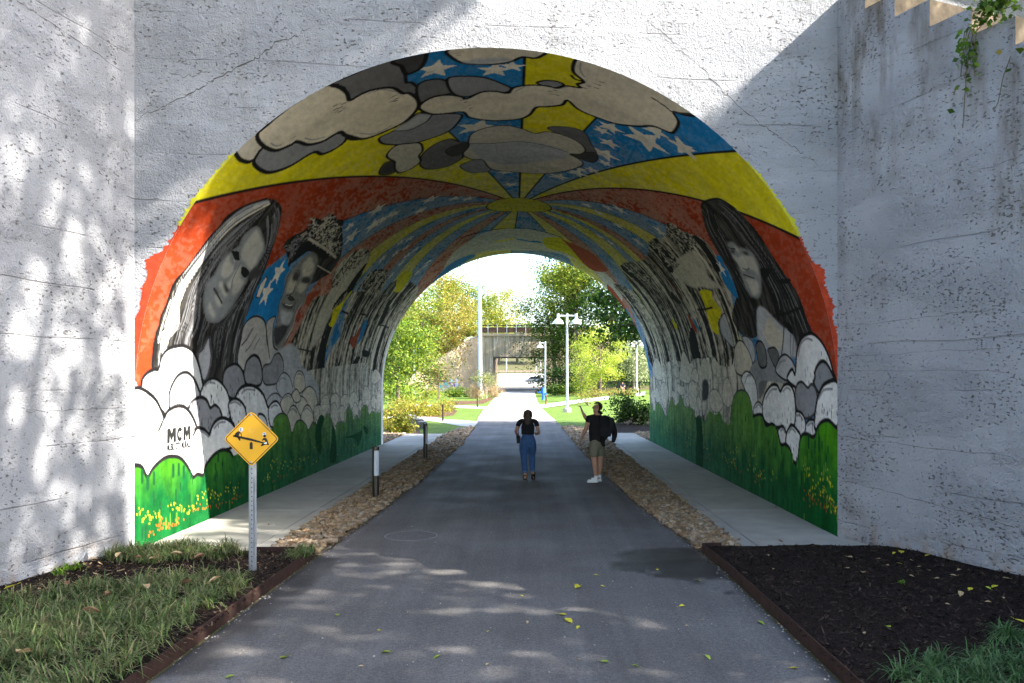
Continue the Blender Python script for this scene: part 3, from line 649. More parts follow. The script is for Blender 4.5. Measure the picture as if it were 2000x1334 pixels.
o gr1 3 dk|1654,1710 1652,1685 1659,1653 1675,1635 1704,1646 1707,1678 1679,1694
o gr1 3 dk|1609,1861 1597,1820 1595,1794 1620,1790 1650,1786 1672,1797 1655,1843 1634,1876
o cl5 4 dk|1711,1815 1679,1799 1662,1761 1659,1731 1667,1704 1687,1679 1711,1667 1730,1705 1734,1752 1728,1800
f gr2 0|1706,1641 1685,1545 1696,1499 1707,1432 1727,1403 1750,1448 1747,1567 1785,1643 1747,1659 1722,1690
o gr3 4 blk|1679,1625 1667,1600 1671,1574 1687,1562 1716,1570 1716,1615
o gr3 3 blk|1688,1547 1683,1522 1685,1498 1699,1486 1720,1514
o gr1 4 blk|1726,1515 1707,1489 1698,1456 1702,1430 1714,1408 1730,1399 1744,1433 1741,1475
o clw 6 blk|1733,1404 1698,1384 1676,1352 1669,1316 1671,1287 1686,1258 1707,1239 1729,1228 1746,1224 1757,1299 1760,1378 1744,1447 1730,1435 1725,1416
o gr2 6 blk|1749,1313 1740,1308 1727,1302 1716,1280 1715,1259 1725,1241 1744,1224 1759,1236 1766,1285
o gr2 5 dk|1768,1408 1758,1404 1749,1392 1747,1369 1756,1343 1750,1325 1757,1307 1776,1299 1799,1315 1807,1362 1792,1400
o clw 5 blk|1834,1362 1817,1353 1808,1332 1809,1303 1817,1287 1833,1315
o clw 5 blk|1805,1413 1797,1400 1799,1374 1811,1356 1827,1356 1841,1380 1822,1413
o white 7 blk|1817,1312 1781,1303 1761,1286 1748,1259 1749,1208 1814,1205 1813,1249 1823,1292
o clw 4 dk|1812,1737 1778,1727 1757,1747 1741,1765 1726,1730 1729,1692 1744,1659 1771,1643 1801,1643 1819,1670
o clw 4 dk|1812,1672 1794,1661 1787,1634 1795,1608 1813,1595 1818,1634
o clw 6 blk|1800,1608 1773,1591 1754,1549 1753,1511 1764,1491 1753,1470 1751,1439 1763,1416 1788,1406 1805,1406 1822,1413 1822,1433 1838,1453 1827,1475 1830,1504 1830,1542 1823,1591
o clw 5 blk|1846,1511 1835,1504 1828,1485 1832,1467 1842,1455 1856,1460 1860,1489
o clw 6 blk|1856,1459 1836,1453 1822,1426 1829,1396 1841,1380 1881,1396 1883,1419 1867,1436
f gr3 0|1751,1633 1744,1589 1749,1573 1766,1599 1781,1625
s gr2 4|1702,1378 1684,1357 1676,1325 1680,1299
s gr2 4|1728,1291 1721,1275 1721,1257
s gr2 4|1780,1583 1763,1550 1760,1511
s gr2 4|1764,1475 1757,1453 1761,1433
s gr2 4|1773,1292 1759,1270 1757,1234
s gr2 4|1805,1406 1803,1384 1810,1368
s gr2 4|1818,1344 1813,1326 1815,1309
s gr2 4|1836,1489 1832,1475 1838,1464
s gr2 4|1837,1443 1828,1426 1833,1406
s gr2 4|1799,1656 1792,1634 1797,1616
s gr2 4|1723,1505 1711,1481 1709,1451
s gr2 4|1748,1735 1734,1713 1734,1687
d dk 1.7 26 8 7 0.025 26|1793,1255
d dk 1.7 16 8 7 0.025 16|1865,1419
d dk 1.7 14 8 7 0.025 14|1816,1460
d dk 1.7 10 8 7 0.025 10|1709,1246
d dk 1.7 14 8 7 0.025 14|1736,1335
d dk 1.7 8 8 7 0.025 8|1819,1326
d dk 1.7 8 8 7 0.025 8|1812,1380
d dk 1.7 10 8 7 0.025 10|1817,1527
o cl5 2.4 gr3|1790,1943 1755,1933 1738,1894 1754,1862 1791,1837 1806,1889
o cl5 2.4 gr3|1789,2084 1770,2062 1767,2011 1781,1962 1807,1943 1823,2001 1816,2062
o cl5 2.4 gr3|1756,2209 1707,2179 1686,2119 1704,2086 1742,2102 1780,2150
o cl5 2.4 gr3|1736,2318 1716,2283 1711,2242 1732,2215 1752,2232
o cl5 2.4 gr3|1779,2365 1755,2350 1745,2295 1762,2252 1792,2246 1828,2271 1820,2337
o cl5 2.4 gr3|1741,2492 1697,2453 1657,2384 1681,2338 1715,2309 1752,2349
o cl5 2.4 gr3|1770,2560 1753,2526 1761,2481 1763,2436 1785,2421 1789,2496
o cl5 2.4 gr3|1718,2611 1698,2564 1701,2518 1741,2523
o cl5 2.4 gr3|1786,2869 1760,2848 1751,2788 1769,2724 1802,2714 1841,2770 1818,2849
o cl5 2.4 gr3|1810,3088 1786,3077 1780,3042 1795,3008 1856,2997
o cl5 2.4 gr3|1788,2997 1768,2964 1787,2910 1819,2889 1821,2975
o cl5 2.4 gr3|1789,2643 1777,2618 1785,2576 1808,2592
o cl5 2.4 gr3|1815,2174 1798,2162 1794,2128 1808,2117 1838,2150
o cl5 2.4 gr3|1713,3045 1674,2960 1666,2884 1700,2819 1741,2824 1741,2948
o cl5 2.4 gr3|1705,2044 1687,2002 1706,1984 1733,2015
o cl5 2.4 gr3|1802,2246 1787,2221 1801,2185 1826,2197
o cl5 2.4 gr3|1806,2407 1790,2379 1805,2351 1821,2365
f gr4 0|1756,2173 1742,2147 1744,2108 1763,2089 1791,2106 1795,2162
f GREENR 0|1822,3124 1834,3077 1858,3015 1826,2953 1834,2849 1865,2752 1836,2705 1799,2652 1823,2584 1815,2527 1790,2478 1820,2421 1821,2351 1827,2291 1851,2252 1851,2263 1840,2205 1852,2143 1822,2084 1830,2014 1819,1975 1837,1937 1847,1883 1837,1868 1803,1854 1774,1821 1765,1767 1772,1717 1792,1689 1818,1675 1813,1643 1813,1608 1831,1583 1826,1542 1835,1511 1860,1489 1858,1460 1866,1433 1884,1419 1882,1396 1841,1380 1832,1350 1835,1315 1818,1298 1808,1276 1805,1249 1813,1222 1815,1205 1987,1200 1984,1467 1982,1937 1985,2397 1990,2696 1983,3124
s blk 6.5|1818,1675 1813,1643 1813,1608 1831,1583 1826,1542 1835,1511 1860,1489 1858,1460 1866,1433 1884,1419 1882,1396 1841,1380 1832,1350 1835,1315 1818,1298 1808,1276 1805,1249 1813,1222 1815,1205
s dk 4|1851,2263 1840,2205 1852,2143
s gr4 4|1837,1868 1803,1854 1774,1821 1765,1767 1772,1717 1792,1689 1818,1675
s gr3 2.4|1822,3124 1834,3077 1858,3015 1826,2953 1834,2849 1865,2752 1836,2705 1799,2652 1823,2584 1815,2527 1790,2478 1820,2421 1821,2351 1827,2291 1851,2252
f dgreen 0|1849,2255 1846,2189 1884,2166 1978,2166 1978,2255 1889,2246
d flow 3 8 5 4 0.02 1|53,1131 42,1146 37,1165 39,1187 38,1253 48,1235 33,1271
d flow 3 9 5 4 0.02 2|45,1343 48,1373 40,1432 37,1466 39,1497 36,1395 28,1302
d orange 3.4 9 4 3 0.02 3|28,1191 20,1211 19,1228 23,1178 17,1155 19,1249 23,1369 22,1423 26,1318 20,1487
d flow 2.6 9 4 4 0.02 4|34,1678 41,1725 43,1790 40,1875 45,1926 65,1718 58,1775
d orange 3 7 4 3 0.02 5|27,1768 26,1875 25,1732
d dgreen 7 1 0.5 0.5 0.07 6|91,1149 101,1131 94,1171 98,1249 92,1268 98,1231 60,1239 66,1168 47,1191 22,1134 24,1146 4,1302 103,1409 46,1291 38,1314 19,1513
d dgreen 4 5 10 8 0.05 7|71,1310 61,1395 75,1442 78,1492 9,1351 2,1442 52,1524 41,1492 8,1665 0,1805 40,1970 18,1884
d lgreen 4 2 4 4 0.07 8|2,1432 32,1184 30,1224 8,1466 1,1732 -5,1373 -2,1395
d flow 3.2 11 5 5 0.025 9|1919,1332 1921,1298 1918,1265 1920,1239 1894,1270 1898,1249 1893,1350 1935,1234
d flow 3 8 4 4 0.025 10|1928,1634 1925,1679 1931,1616 1925,1550 1901,1665
d flow 2.4 8 4 4 0.025 11|1924,1832 1930,1854 1917,1925 1903,1821 1926,2324 1921,2098
d orange 3.4 8 4 4 0.02 12|1937,1320 1934,1281 1937,1265 1935,1234 1937,1347 1942,1647 1936,1832 1939,2091
d dgreen 7 1 0.5 0.5 0.09 13|1844,1338 1843,1292 1851,1309 1909,1374 1926,1265 1956,1362 1967,1374 1964,1426 1942,1244 1966,1661 1955,1542 1944,1467
d dgreen 4 7 14 14 0.05 14|1855,1717 1880,1542 1870,1338 1862,1255 1922,1433 1971,1625 1931,1338 1898,1937 1943,1821 1966,1255 1960,1467
d lgreen 4 4 8 8 0.06 15|1805,1767 1847,1527 1893,1400 1886,1368 1975,1326 1930,1244 1861,1625 1831,1988 1881,1255
d lgreen 4 4 3 4 0.08 16|1840,2931 1843,2661 1831,2496 1837,2351 1839,2052 1831,1981 1914,2849 1868,2560
d flow 2.2 6 3 4 0.02 17|1923,2790 1927,2466 1924,2324 1875,2150 1915,2975
d lgreen 5 4 4 5 0.1 18|123,2411 123,2632 106,2786 93,2314 84,2141 98,2632 81,2869
d flow 2.4 7 4 5 0.02 19|43,1894 55,1863 63,2035 33,2314 28,2474 36,2050'''
def white_concrete(name, stain=.25, lift=1.0, pit=1.0):
    m = N(name); x, y, z = m.xyz()
    blotch = m.noise(.9, 4, .6); grain = m.noise(40, 3, .65); lump = m.noise(10, 5, .72)
    # pits: small elongated holes where the paint has not reached
    pv = m.noise(18, 2, .5, m.scale((1, 1, 1.9))); pz = m.noise(1.1, 3, .6); pits = m.mapr(m.math('ADD', pv, m.math('MULTIPLY', pz, .34*pit)), .822, .868)
    # board and lift lines: level, unevenly spaced, broken
    zz = m.math('ADD', z, m.math('MULTIPLY', m.noise(.7, 2), .10)); bd = m.math('FRACT', m.math('MULTIPLY', zz, 1.55))
    ln = m.math('MULTIPLY', m.mapr(m.math('ABSOLUTE', m.math('SUBTRACT', bd, .5)), .008, .018, 1, 0), m.mapr(m.noise(.8, 2, .5, m.scale((1, 1, 3))), .50, .58))
    # damp grey streaks below the top
    sv = m.noise(3.2, 4, .6, m.scale((1, 1, .22))); st = m.math('MULTIPLY', m.mapr(sv, .50-.05*(stain > .5), .72-.06*(stain > .5)), m.mapr(m.math('ADD', m.noise(.55, 3), m.mapr(z, 2.5, 7.0, -.13, .08)), .42, .60, 0, stain))
    c = m.mix(m.mapr(blotch, .3, .7, 0, 1), (.36*lift, .364*lift, .388*lift), (.43*lift, .434*lift, .455*lift))
    c = m.mix(st, c, (.17, .145, .115)); c = m.mix(m.math('MULTIPLY', pits, .75), c, (.11, .10, .085)); c = m.mix(m.math('MULTIPLY', ln, .35), c, (.26, .25, .24))
    # earth splash at the foot
    ft = m.math('MULTIPLY', m.mapr(z, .05, .42, 1, 0), m.mapr(m.noise(5, 4), .45, .62)); c = m.mix(m.math('MULTIPLY', ft, .6), c, (.30, .20, .11))
    smooth = m.mapr(m.noise(.75, 3, .6, m.scale((.5, .5, 1.6))), .44, .56)
    h = m.math('ADD', m.math('MULTIPLY', lump, m.mapr(smooth, 0, 1, .35, 1.0)), m.math('MULTIPLY', grain, .22)); h = m.math('SUBTRACT', h, m.math('MULTIPLY', pits, .35)); h = m.math('SUBTRACT', h, m.math('MULTIPLY', ln, .3))
    m.bump(h, .9, .085)
    return m.done(c, .95, 0, .05)
M_head = white_concrete('white_headwall_paint', .22); M_wingL = white_concrete('white_wing_paint', .06, 1.03); M_wingR = white_concrete('white_stained_wing_paint', 1.0, .95, 1.15)
def concrete(name, c, var=.2, bump=.3, sc=8):
    m = N(name); f = m.mapr(m.noise(sc, 5, .6), .3, .7, 1-var, 1+var); f2 = m.mapr(m.noise(.6, 3), .35, .65, .9, 1.1); f = m.math('MULTIPLY', f, f2)
    g = m.n('HueSaturation'); g.inputs['Color'].default_value = (*c, 1); m.l(f, g.inputs['Value']); m.bump(m.noise(70, 3), bump, .006); return m.done(g.outputs[0], .85, 0, .2)
M_raw = concrete('raw_brown_concrete', (.33, .25, .17), .3); M_walk = concrete('sidewalk_concrete', (.345, .325, .285), .1, .15, 3); M_joint = simple('dark_joint', (.05, .045, .04))
bridge = empty('arch_bridge', (XC, 11.6, 0), label='white painted concrete arch bridge with a mural inside its vault', cat='bridge')
def local(o): o.matrix_parent_inverse = bridge.matrix_world.inverted(); return o
bridge_inv = Matrix.Translation((-XC, -11.6, 0))
def bpart(name, me, **k):
    o = link(name, me, bridge, **k); o.matrix_parent_inverse = bridge_inv; return o
# headwalls: flat face with the arch cut out, thickness behind
TOP = 9.4
def headwall(yfun, sgn):
    m = MB(); a = [(XL, 0)]+[(XC-RV*math.cos(t), ZS+RV*math.sin(t)) for t in np.linspace(0, math.pi, 97)]+[(XR, 0)]
    n = len(a); out = []
    for i, (x, z) in enumerate(a):                      # matching outer ring
        if i == 0: out.append((-16, 0))
        elif i == n-1: out.append((16, 0))
        else:
            t = (i-1)/(n-3)*math.pi; dx, dz = -math.cos(t), math.sin(t)
            k = min((TOP-ZS)/max(dz, 1e-6), (16-XC)/max(abs(dx), 1e-6)); out.append((XC+dx*k, ZS+dz*k))
    v = [(x, yfun(x), z) for x, z in a]+[(x, yfun(x), z) for x, z in out]
    f = [(i, i+1, n+i+1, n+i) if sgn > 0 else (i+1, i, n+i, n+i+1) for i in range(n-1)]
    m.add(v, f); return m
bpart('headwall', headwall(near_y, -1).mesh('headwall', M_head))
bpart('headwall', headwall(far_y, 1).mesh('headwall', M_head), label='far white headwall on the park side')
# parapet on top of the near headwall, earth and deck between the two headwalls
m = MB(); m.add([(-16, near_y(-16), TOP), (16, near_y(16), TOP), (16, near_y(16)-.12, TOP), (-16, near_y(-16)-.12, TOP), (-16, near_y(-16), TOP+.5), (16, near_y(16), TOP+.5), (16, near_y(16)-.12, TOP+.5), (-16, near_y(-16)-.12, TOP+.5)], [(0, 1, 2, 3), (7, 6, 5, 4), (3, 2, 6, 7), (0, 3, 7, 4), (1, 0, 4, 5), (2, 1, 5, 6)])
bpart('coping', m.mesh('coping', M_raw))
m = MB(); m.add([(-60, near_y(-16), TOP+.1), (60, near_y(16), TOP+.1), (60, far_y(16), TOP+.1), (-60, far_y(-16), TOP+.1)], [(0, 1, 2, 3)]); bpart('deck', m.mesh('deck', M_raw))
# wing walls with stepped tops
WR0 = Vector((XR, near_y(XR)-.004, 0)); WRd = Vector((.397, -.918, 0)); WL0 = Vector((XL, near_y(XL)-.004, 0)); WLd = Vector((-.203, -.979, 0))
def wing(p0, d, side, L, steps, th=.85):
    """steps: list of (t, top) from the corner outwards; th: thickness away from the path"""
    nrm = Vector((-d.y, d.x, 0))*side; m = MB(); tops = MB()
    for i, (t, z) in enumerate(steps):
        t1 = steps[i+1][0] if i+1 < len(steps) else L; z1 = steps[i+1][1] if i+1 < len(steps) else 0
        a, b = p0+d*t, p0+d*t1; c, e = b+nrm*th, a+nrm*th
        up = lambda q, h: (q.x, q.y, h)
        m.mi = 0; m.add([up(a, 0), up(b, 0), up(b, z), up(a, z)], [(0, 1, 2, 3) if side < 0 else (3, 2, 1, 0)])
        m.mi = 1; m.add([up(a, z), up(b, z), up(c, z), up(e, z)], [(0, 1, 2, 3)])
        m.add([up(b, z1), up(c, z1), up(c, z), up(b, z)], [(0, 1, 2, 3)]); m.add([up(e, 0), up(c, 0), up(c, z), up(e, z)], [(0, 1, 2, 3)])
    return m
st = [(0, 7.97), (.527, 7.63), (1.051, 7.30), (1.615, 6.94), (2.22, 6.60)]+[(2.22+.58*k, 6.60-.34*k) for k in range(1, 14)]
bpart('wing_wall', wing(WR0, WRd, 1, 11, st).mesh('wing_wall', [M_wingR, M_raw]), label='stained right wing wall with a stepped top')
stl = [(0, 9.3), (3.2, 8.9), (4.4, 8.5)]+[(4.4+.58*k, 8.5-.34*k) for k in range(1, 14)]
bpart('wing_wall', wing(WL0, WLd, -1, 12.5, stl).mesh('wing_wall', [M_wingL, M_raw]), label='left wing wall dappled by sun')
# vault with the mural
M_vault = N('mural_paint'); _a = M_vault.attr().outputs['Color']; _g = M_vault.mapr(M_vault.noise(60, 3, .6), .3, .7, .86, 1.12); _v = M_vault.n('HueSaturation'); M_vault.l(_a, _v.inputs['Color']); M_vault.l(_g, _v.inputs['Value'])
_h = M_vault.math('ADD', M_vault.noise(26, 3, .6), M_vault.math('MULTIPLY', M_vault.noise(5, 2), .6)); M_vault.bump(_h, .35, .012); M_vault = M_vault.done(_v.outputs[0], .95, 0, .04)
mu = Mural(1300, 420); mu.run(MURAL)
_V = np.stack([np.repeat(mu.x[:, None], mu.nv, 1), mu.Y, np.repeat(mu.z[:, None], mu.nv, 1)], -1).reshape(-1, 3)
_me = np_mesh('vault', _V, grid_faces(mu.nu, mu.nv)[:, ::-1].copy(), M_vault, mu.c.reshape(-1, 3), True)
vault = bpart('vault', _me, label='barrel vault covered by a sunburst, cloud and portrait mural'); del mu
# ragged overspray of the mural paint on the headwall round the arch
M_ored = simple('red_overspray', (.42, .045, .012), .75, var=.35, scale=12); M_oyel = simple('yellow_overspray', (.5, .46, .015), .75); M_oorg = simple('orange_overspray', (.55, .10, .015), .75, var=.3, scale=10)
def spray(u0, u1, wfun, mat, seed):
    rs = np.random.RandomState(seed); u = np.arange(u0, u1, .018); x, z = vault_xz(u); th = np.clip((u-ZS)/RV, 0, math.pi); nx, nz = -np.cos(th), np.sin(th)
    w = np.array([wfun(a) for a in u])*(.75+.35*fbm(u*9, u*0+seed, seed))+rs.rand(len(u))**3*.05; n = len(u)
    P = np.stack([np.stack([x, near_y(x)-.003, z], -1), np.stack([x+nx*w, near_y(x+nx*w)-.003, z+nz*w], -1)], 1).reshape(-1, 3)
    bpart('paint_overspray', np_mesh('paint_overspray', P, np.stack([np.arange(n-1)*2, np.arange(n-1)*2+1, np.arange(n-1)*2+3, np.arange(n-1)*2+2], -1), mat))
bump_ = lambda a, c, s: math.exp(-((a-c)/s)**2)
spray(2.35, 4.55, lambda u: .015+.17*bump_(u, 3.95, .16)+.10*bump_(u, 3.6, .25)+.10*bump_(u, 3.05, .3)+.05*bump_(u, 2.6, .2), M_ored, 3)
spray(4.55, 5.8, lambda u: .012+.02*bump_(u, 5, .3), M_oyel, 4)
spray(UT-4.55, UT-2.3, lambda u: .015+.12*bump_(UT-u, 3.95, .14)+.09*bump_(UT-u, 3.5, .3)+.10*bump_(UT-u, 2.9, .2), M_ored, 5)
spray(UT-5.9, UT-4.55, lambda u: .012+.03*bump_(UT-u, 4.8, .3), M_oyel, 6)
# lettering on the left wall
M_ink = simple('black_lettering_paint', (.012, .012, .012), .7)
def lettering(txt, size, u, y, sx, bold=0):
    cu = bpy.data.curves.new('lettering', 'FONT'); cu.body = txt; cu.size = size; cu.offset = bold; t = bpy.data.objects.new('t', cu); COL.objects.link(t)
    me = bpy.data.meshes.new_from_object(t.evaluated_get(bpy.context.evaluated_depsgraph_get())); bpy.data.objects.remove(t)
    n = len(me.vertices); c = np.empty(n*3, np.float32); me.vertices.foreach_get('co', c); c = c.reshape(-1, 3)
    out = np.stack([np.full(n, XL+.004), y+(c[:, 0]-c[:, 0].min())*sx, u+c[:, 1]], -1).astype(np.float32); me.vertices.foreach_set('co', out.ravel()); me.update()
    me.materials.append(M_ink); o = bpart('mural_lettering', me); return o, out[:, 1].max()
_y0 = 1600*XL/(326-1037); _y1 = 1600*XL/(371.5-1037)
for txt, zb, hgt, bold in (('MUSIC CITY MURALS', Zp(878.5, 12.35), .105, .006),):
    o, e = lettering(txt, hgt/.72, zb, _y0, 1, bold); k = (_y1-_y0)/(e-_y0)
    for v in o.data.vertices: v.co.y = _y0+(v.co.y-_y0)*k
_M = [(0, 0), (0, 1), (.36, 1), (.5, .62), (.64, 1), (1, 1), (1, 0), (.70, 0), (.70, .50), (.57, .18), (.43, .18), (.30, .50), (.30, 0)]
_t = np.linspace(.62, 2*math.pi-.62, 15); _C = [(.52+.50*math.cos(a), .5+.52*math.sin(a)) for a in _t]+[(.52+.20*math.cos(a), .5+.22*math.sin(a)) for a in _t[::-1]]
for _p, _a, _b in ((_M, 0, .37), (_C, .40, .65), (_M, .68, 1)):
    _k = MB(); _k.add([(XL+.004, _y0+(_y1-_y0)*(_a+(_b-_a)*x), Zp(863.5, 12.35)+.215*y) for x, y in _p], [tuple(range(len(_p)))]); bpart('mural_letter', _k.mesh('mural_letter', M_ink))
# cracks in the headwall render
M_crack = simple('crack_shadow', (.10, .095, .09), .95)
def crack(pts, wd, yfun, seed):
    rs = random.Random(seed); V = []; P = [Vector((F(x, 11.5), 0, Zp(y, 11.5))) for x, y in pts]; Q = []
    for a, b in zip(P[:-1], P[1:]):
        for k in range(7): Q.append(a.lerp(b, k/7)+Vector((rs.gauss(0, .012), 0, rs.gauss(0, .014))))
    Q.append(P[-1]); n = len(Q)
    for i, q in enumerate(Q):
        w = wd*.8*(.3+.7*math.sin(math.pi*i/(n-1)))*(.4+rs.random()); V += [(q.x, yfun(q.x)-.003, q.z-w), (q.x, yfun(q.x)-.003, q.z+w)]
    m = MB(); m.add(V, [(2*i, 2*i+2, 2*i+3, 2*i+1) for i in range(n-1)]); bpart('crack', m.mesh('crack', M_crack))
crack([(270, 262), (305, 243), (350, 220), (400, 190), (440, 165), (500, 132), (520, 120), (545, 93), (575, 85), (612, 62)], .011, near_y, 1)
crack([(1285, 35), (1330, 70), (1390, 115), (1440, 168), (1500, 215), (1540, 242), (1560, 255), (1600, 285), (1632, 305)], .008, near_y, 2)
crack([(1275, 25), (1320, 55), (1360, 80)], .006, near_y, 3); crack([(330, 150), (370, 166), (410, 160)], .004, near_y, 4)
def wcrack(pts, wd, p0, d, seed):
    rs = random.Random(seed); V = []; n0 = Vector((d.y, -d.x, 0)); n0 = n0 if n0.x*(-p0.x) > 0 else -n0
    Q = []
    for x, y in pts:                                     # photo spot -> along the wing plane
        k = (x-1037)/1600; t = (p0.x-k*p0.y)/(k*d.y-d.x); Y = p0.y+d.y*t; Q.append((t, Zp(y, Y)))
    for i in range(len(Q)-1):
        for k in range(6):
            a = k/6; t = Q[i][0]*(1-a)+Q[i+1][0]*a; z = Q[i][1]*(1-a)+Q[i+1][1]*a+rs.gauss(0, .009); q = p0+d*t+n0*.004; w = wd*.55*(.3+rs.random()*.9); V += [(q.x, q.y, z-w), (q.x, q.y, z+w)]
    n = len(V)//2; m = MB(); m.add(V, [(2*i, 2*i+2, 2*i+3, 2*i+1) for i in range(n-1)]); bpart('crack', m.mesh('crack', M_crack))
wcrack([(33, 0), (80, 32), (130, 65), (180, 100), (248, 147)], .008, WL0, WLd, 5); wcrack([(50, 804), (110, 802), (180, 799), (257, 797)], .006, WL0, WLd, 6); wcrack([(0, 338), (20, 347), (55, 358)], .006, WL0, WLd, 7)
wcrack([(1640, 853), (1730, 864), (1850, 880), (2000, 893)], .006, WR0, WRd, 8); wcrack([(1642, 938), (1720, 955), (1800, 978), (1900, 1005), (2000, 1035)], .006, WR0, WRd, 9); wcrack([(1645, 637), (1760, 625), (1860, 613), (1960, 602)], .004, WR0, WRd, 10)
wcrack([(1650, 695), (1780, 690), (2000, 678)], .004, WR0, WRd, 11); wcrack([(1900, 335), (1950, 322), (2000, 303)], .006, WR0, WRd, 12); wcrack([(1640, 725), (1800, 724), (2000, 725)], .004, WR0, WRd, 13)

# ---------------------------------------------------------------- ground, path, pavements
def terr(X, Y):
    X = np.asarray(X, float); Y = np.asarray(Y, float)
    z = np.interp(Y, [-100, 72, 105, 126, 135, 200, 215, 320], [0, 0, .42, .68, .85, 3.6, 4.5, 17])
    z = z+np.interp(Y, [0, 75, 105, 125], [0, 0, 1, 1])*np.interp(X, [3, 9], [0, .75])
    bank = np.interp(X, [-60, -26, -18, -14, 5, 9, 20, 60], [10, 8, 3.0, 0, 0, 3.0, 7.5, 9])*np.interp(Y, [104, 124, 132, 150], [0, 1, 1, 0])
    return z+bank
def ground_mat():
    m = N('earth_and_turf'); x, y, z = m.xyz(); f = m.noise(.7, 4); g = m.mix(m.mapr(f, .35, .65), (.06, .085, .025), (.11, .10, .045)); far = m.mapr(y, 120, 140)
    g = m.mix(m.mapr(m.noise(3, 4), .3, .7, 0, .6), g, (.10, .07, .045)); return m.done(g, .95, 0, .1)
gx = np.r_[np.linspace(-200, -40, 9), np.linspace(-36, 36, 49), np.linspace(40, 200, 9)]; gy = np.r_[np.linspace(-80, 60, 29), np.linspace(64, 220, 53), np.linspace(240, 700, 12)]
GX, GY = np.meshgrid(gx, gy); GZ = terr(GX, GY)-.025
link('ground', np_mesh('ground', np.stack([GX, GY, GZ], -1).reshape(-1, 3), grid_faces(len(gy), len(gx)), ground_mat(), None, True), kind='structure')
EL = np.array([(-60, -3.4), (-4, -3.1), (6.35, -3.0), (8.74, -2.93), (11, -2.86), (14.2, -2.69), (20.8, -2.55), (30, -2.55), (42.7, -2.86), (52, -3.3), (66, -3.74), (90, -4.08), (121, -4.3), (127, -5.5), (140, -7)])
ER = np.array([(-60, 2.6), (-4, 2.42), (6.35, 2.42), (9.97, 2.38), (11.1, 2.33), (11.7, 2.29), (15, 2.04), (20, 1.86), (26.4, 1.72), (42.7, 1.55), (51.5, 1.26), (68, .85), (87, .6), (121, .5), (127, 2.1), (140, 3)])
def asphalt():
    m = N('asphalt'); a = m.attr('paint'); wet = m.n('SeparateColor'); m.l(a.outputs['Color'], wet.inputs[0]); wet = wet.outputs[0]
    big = m.mapr(m.noise(.55, 4, .55), .3, .7, .82, 1.18); lane = m.mapr(m.noise(1.0, 4, .65, m.scale((2.6, .10, 1))), .3, .7, .82, 1.18); fine = m.math('MULTIPLY', m.mapr(m.noise(95, 2, .7), .25, .75, .5, 1.55), m.mapr(m.noise(28, 3, .7), .25, .75, .72, 1.3)); sp = m.vor(120); speck = m.mapr(sp.outputs['Distance'], .05, .25, 1.25, .95)
    v = m.math('MULTIPLY', m.math('MULTIPLY', big, lane), m.math('MULTIPLY', fine, speck)); v = m.math('MULTIPLY', v, m.mapr(wet, 0, 1, 1, .30))
    g = m.n('HueSaturation'); g.inputs['Color'].default_value = (.116, .110, .107, 1); m.l(v, g.inputs['Value']); c = g.outputs[0]
    dust = m.math('MULTIPLY', m.mapr(m.noise(2.3, 5, .65), .56, .72), .25); c = m.mix(dust, c, (.17, .15, .12))
    m.bump(m.noise(140, 2, .7), .45, .004); r = m.mapr(wet, 0, 1, .86, .5); r = m.math('SUBTRACT', r, m.math('MULTIPLY', m.mapr(m.noise(.8, 3), .45, .65), .18)); return m.done(c, r, 0, .12)
M_asph = asphalt()
py_ = np.r_[np.linspace(-60, 4, 20), np.linspace(4.3, 16, 110), np.linspace(16.3, 45, 80), np.linspace(46, 140, 70)]; rs = np.random.RandomState(2)
pl = np.interp(py_, EL[:, 0], EL[:, 1])+rs.randn(len(py_))*.02*(py_ > 11); pr = np.interp(py_, ER[:, 0], ER[:, 1])+rs.randn(len(py_))*.02*(py_ > 11.5); tt = np.linspace(0, 1, 90)
PX = pl[:, None]+(pr-pl)[:, None]*tt[None]; PY = np.repeat(py_[:, None], 90, 1); PZ = terr(PX, PY)+.004-.03*((tt < .005)|(tt > .995))[None]
n1 = .6*fbm(PX*2.2, PY*2.2, 61)+.4*fbm(PX*6, PY*6, 62); dist = np.hypot(PX-2.15, (PY-10.6)*.85); wr = np.clip((1.05-dist+(n1-.5)*1.5)*9, 0, 1)*(PY < 11.4)*(PX > 1.0)
wr2 = np.clip((.42-(PX+2.9)+(n1-.5)*.7-.05*(9.5-PY))*6, 0, 1)*(PY > 6.5)*(PY < 10.8); wr3 = np.clip((.13-(2.4-PX)+(n1-.5)*.3)*8, 0, 1)*(PY < 9.6)
wet = np.clip(wr+wr2*.75+wr3*.5, 0, 1)
path = link('path', np_mesh('path', np.stack([PX, PY, PZ], -1).reshape(-1, 3), grid_faces(len(py_), 90), M_asph, np.repeat(wet.reshape(-1, 1), 3, 1), True), kind='structure')
def sheet(name, poly, z, mat, **k):
    m = MB(); m.add([(x, y, z+float(terr(x, y))) for x, y in poly], [tuple(range(len(poly)))]); return m.obj(name, mat, **k)
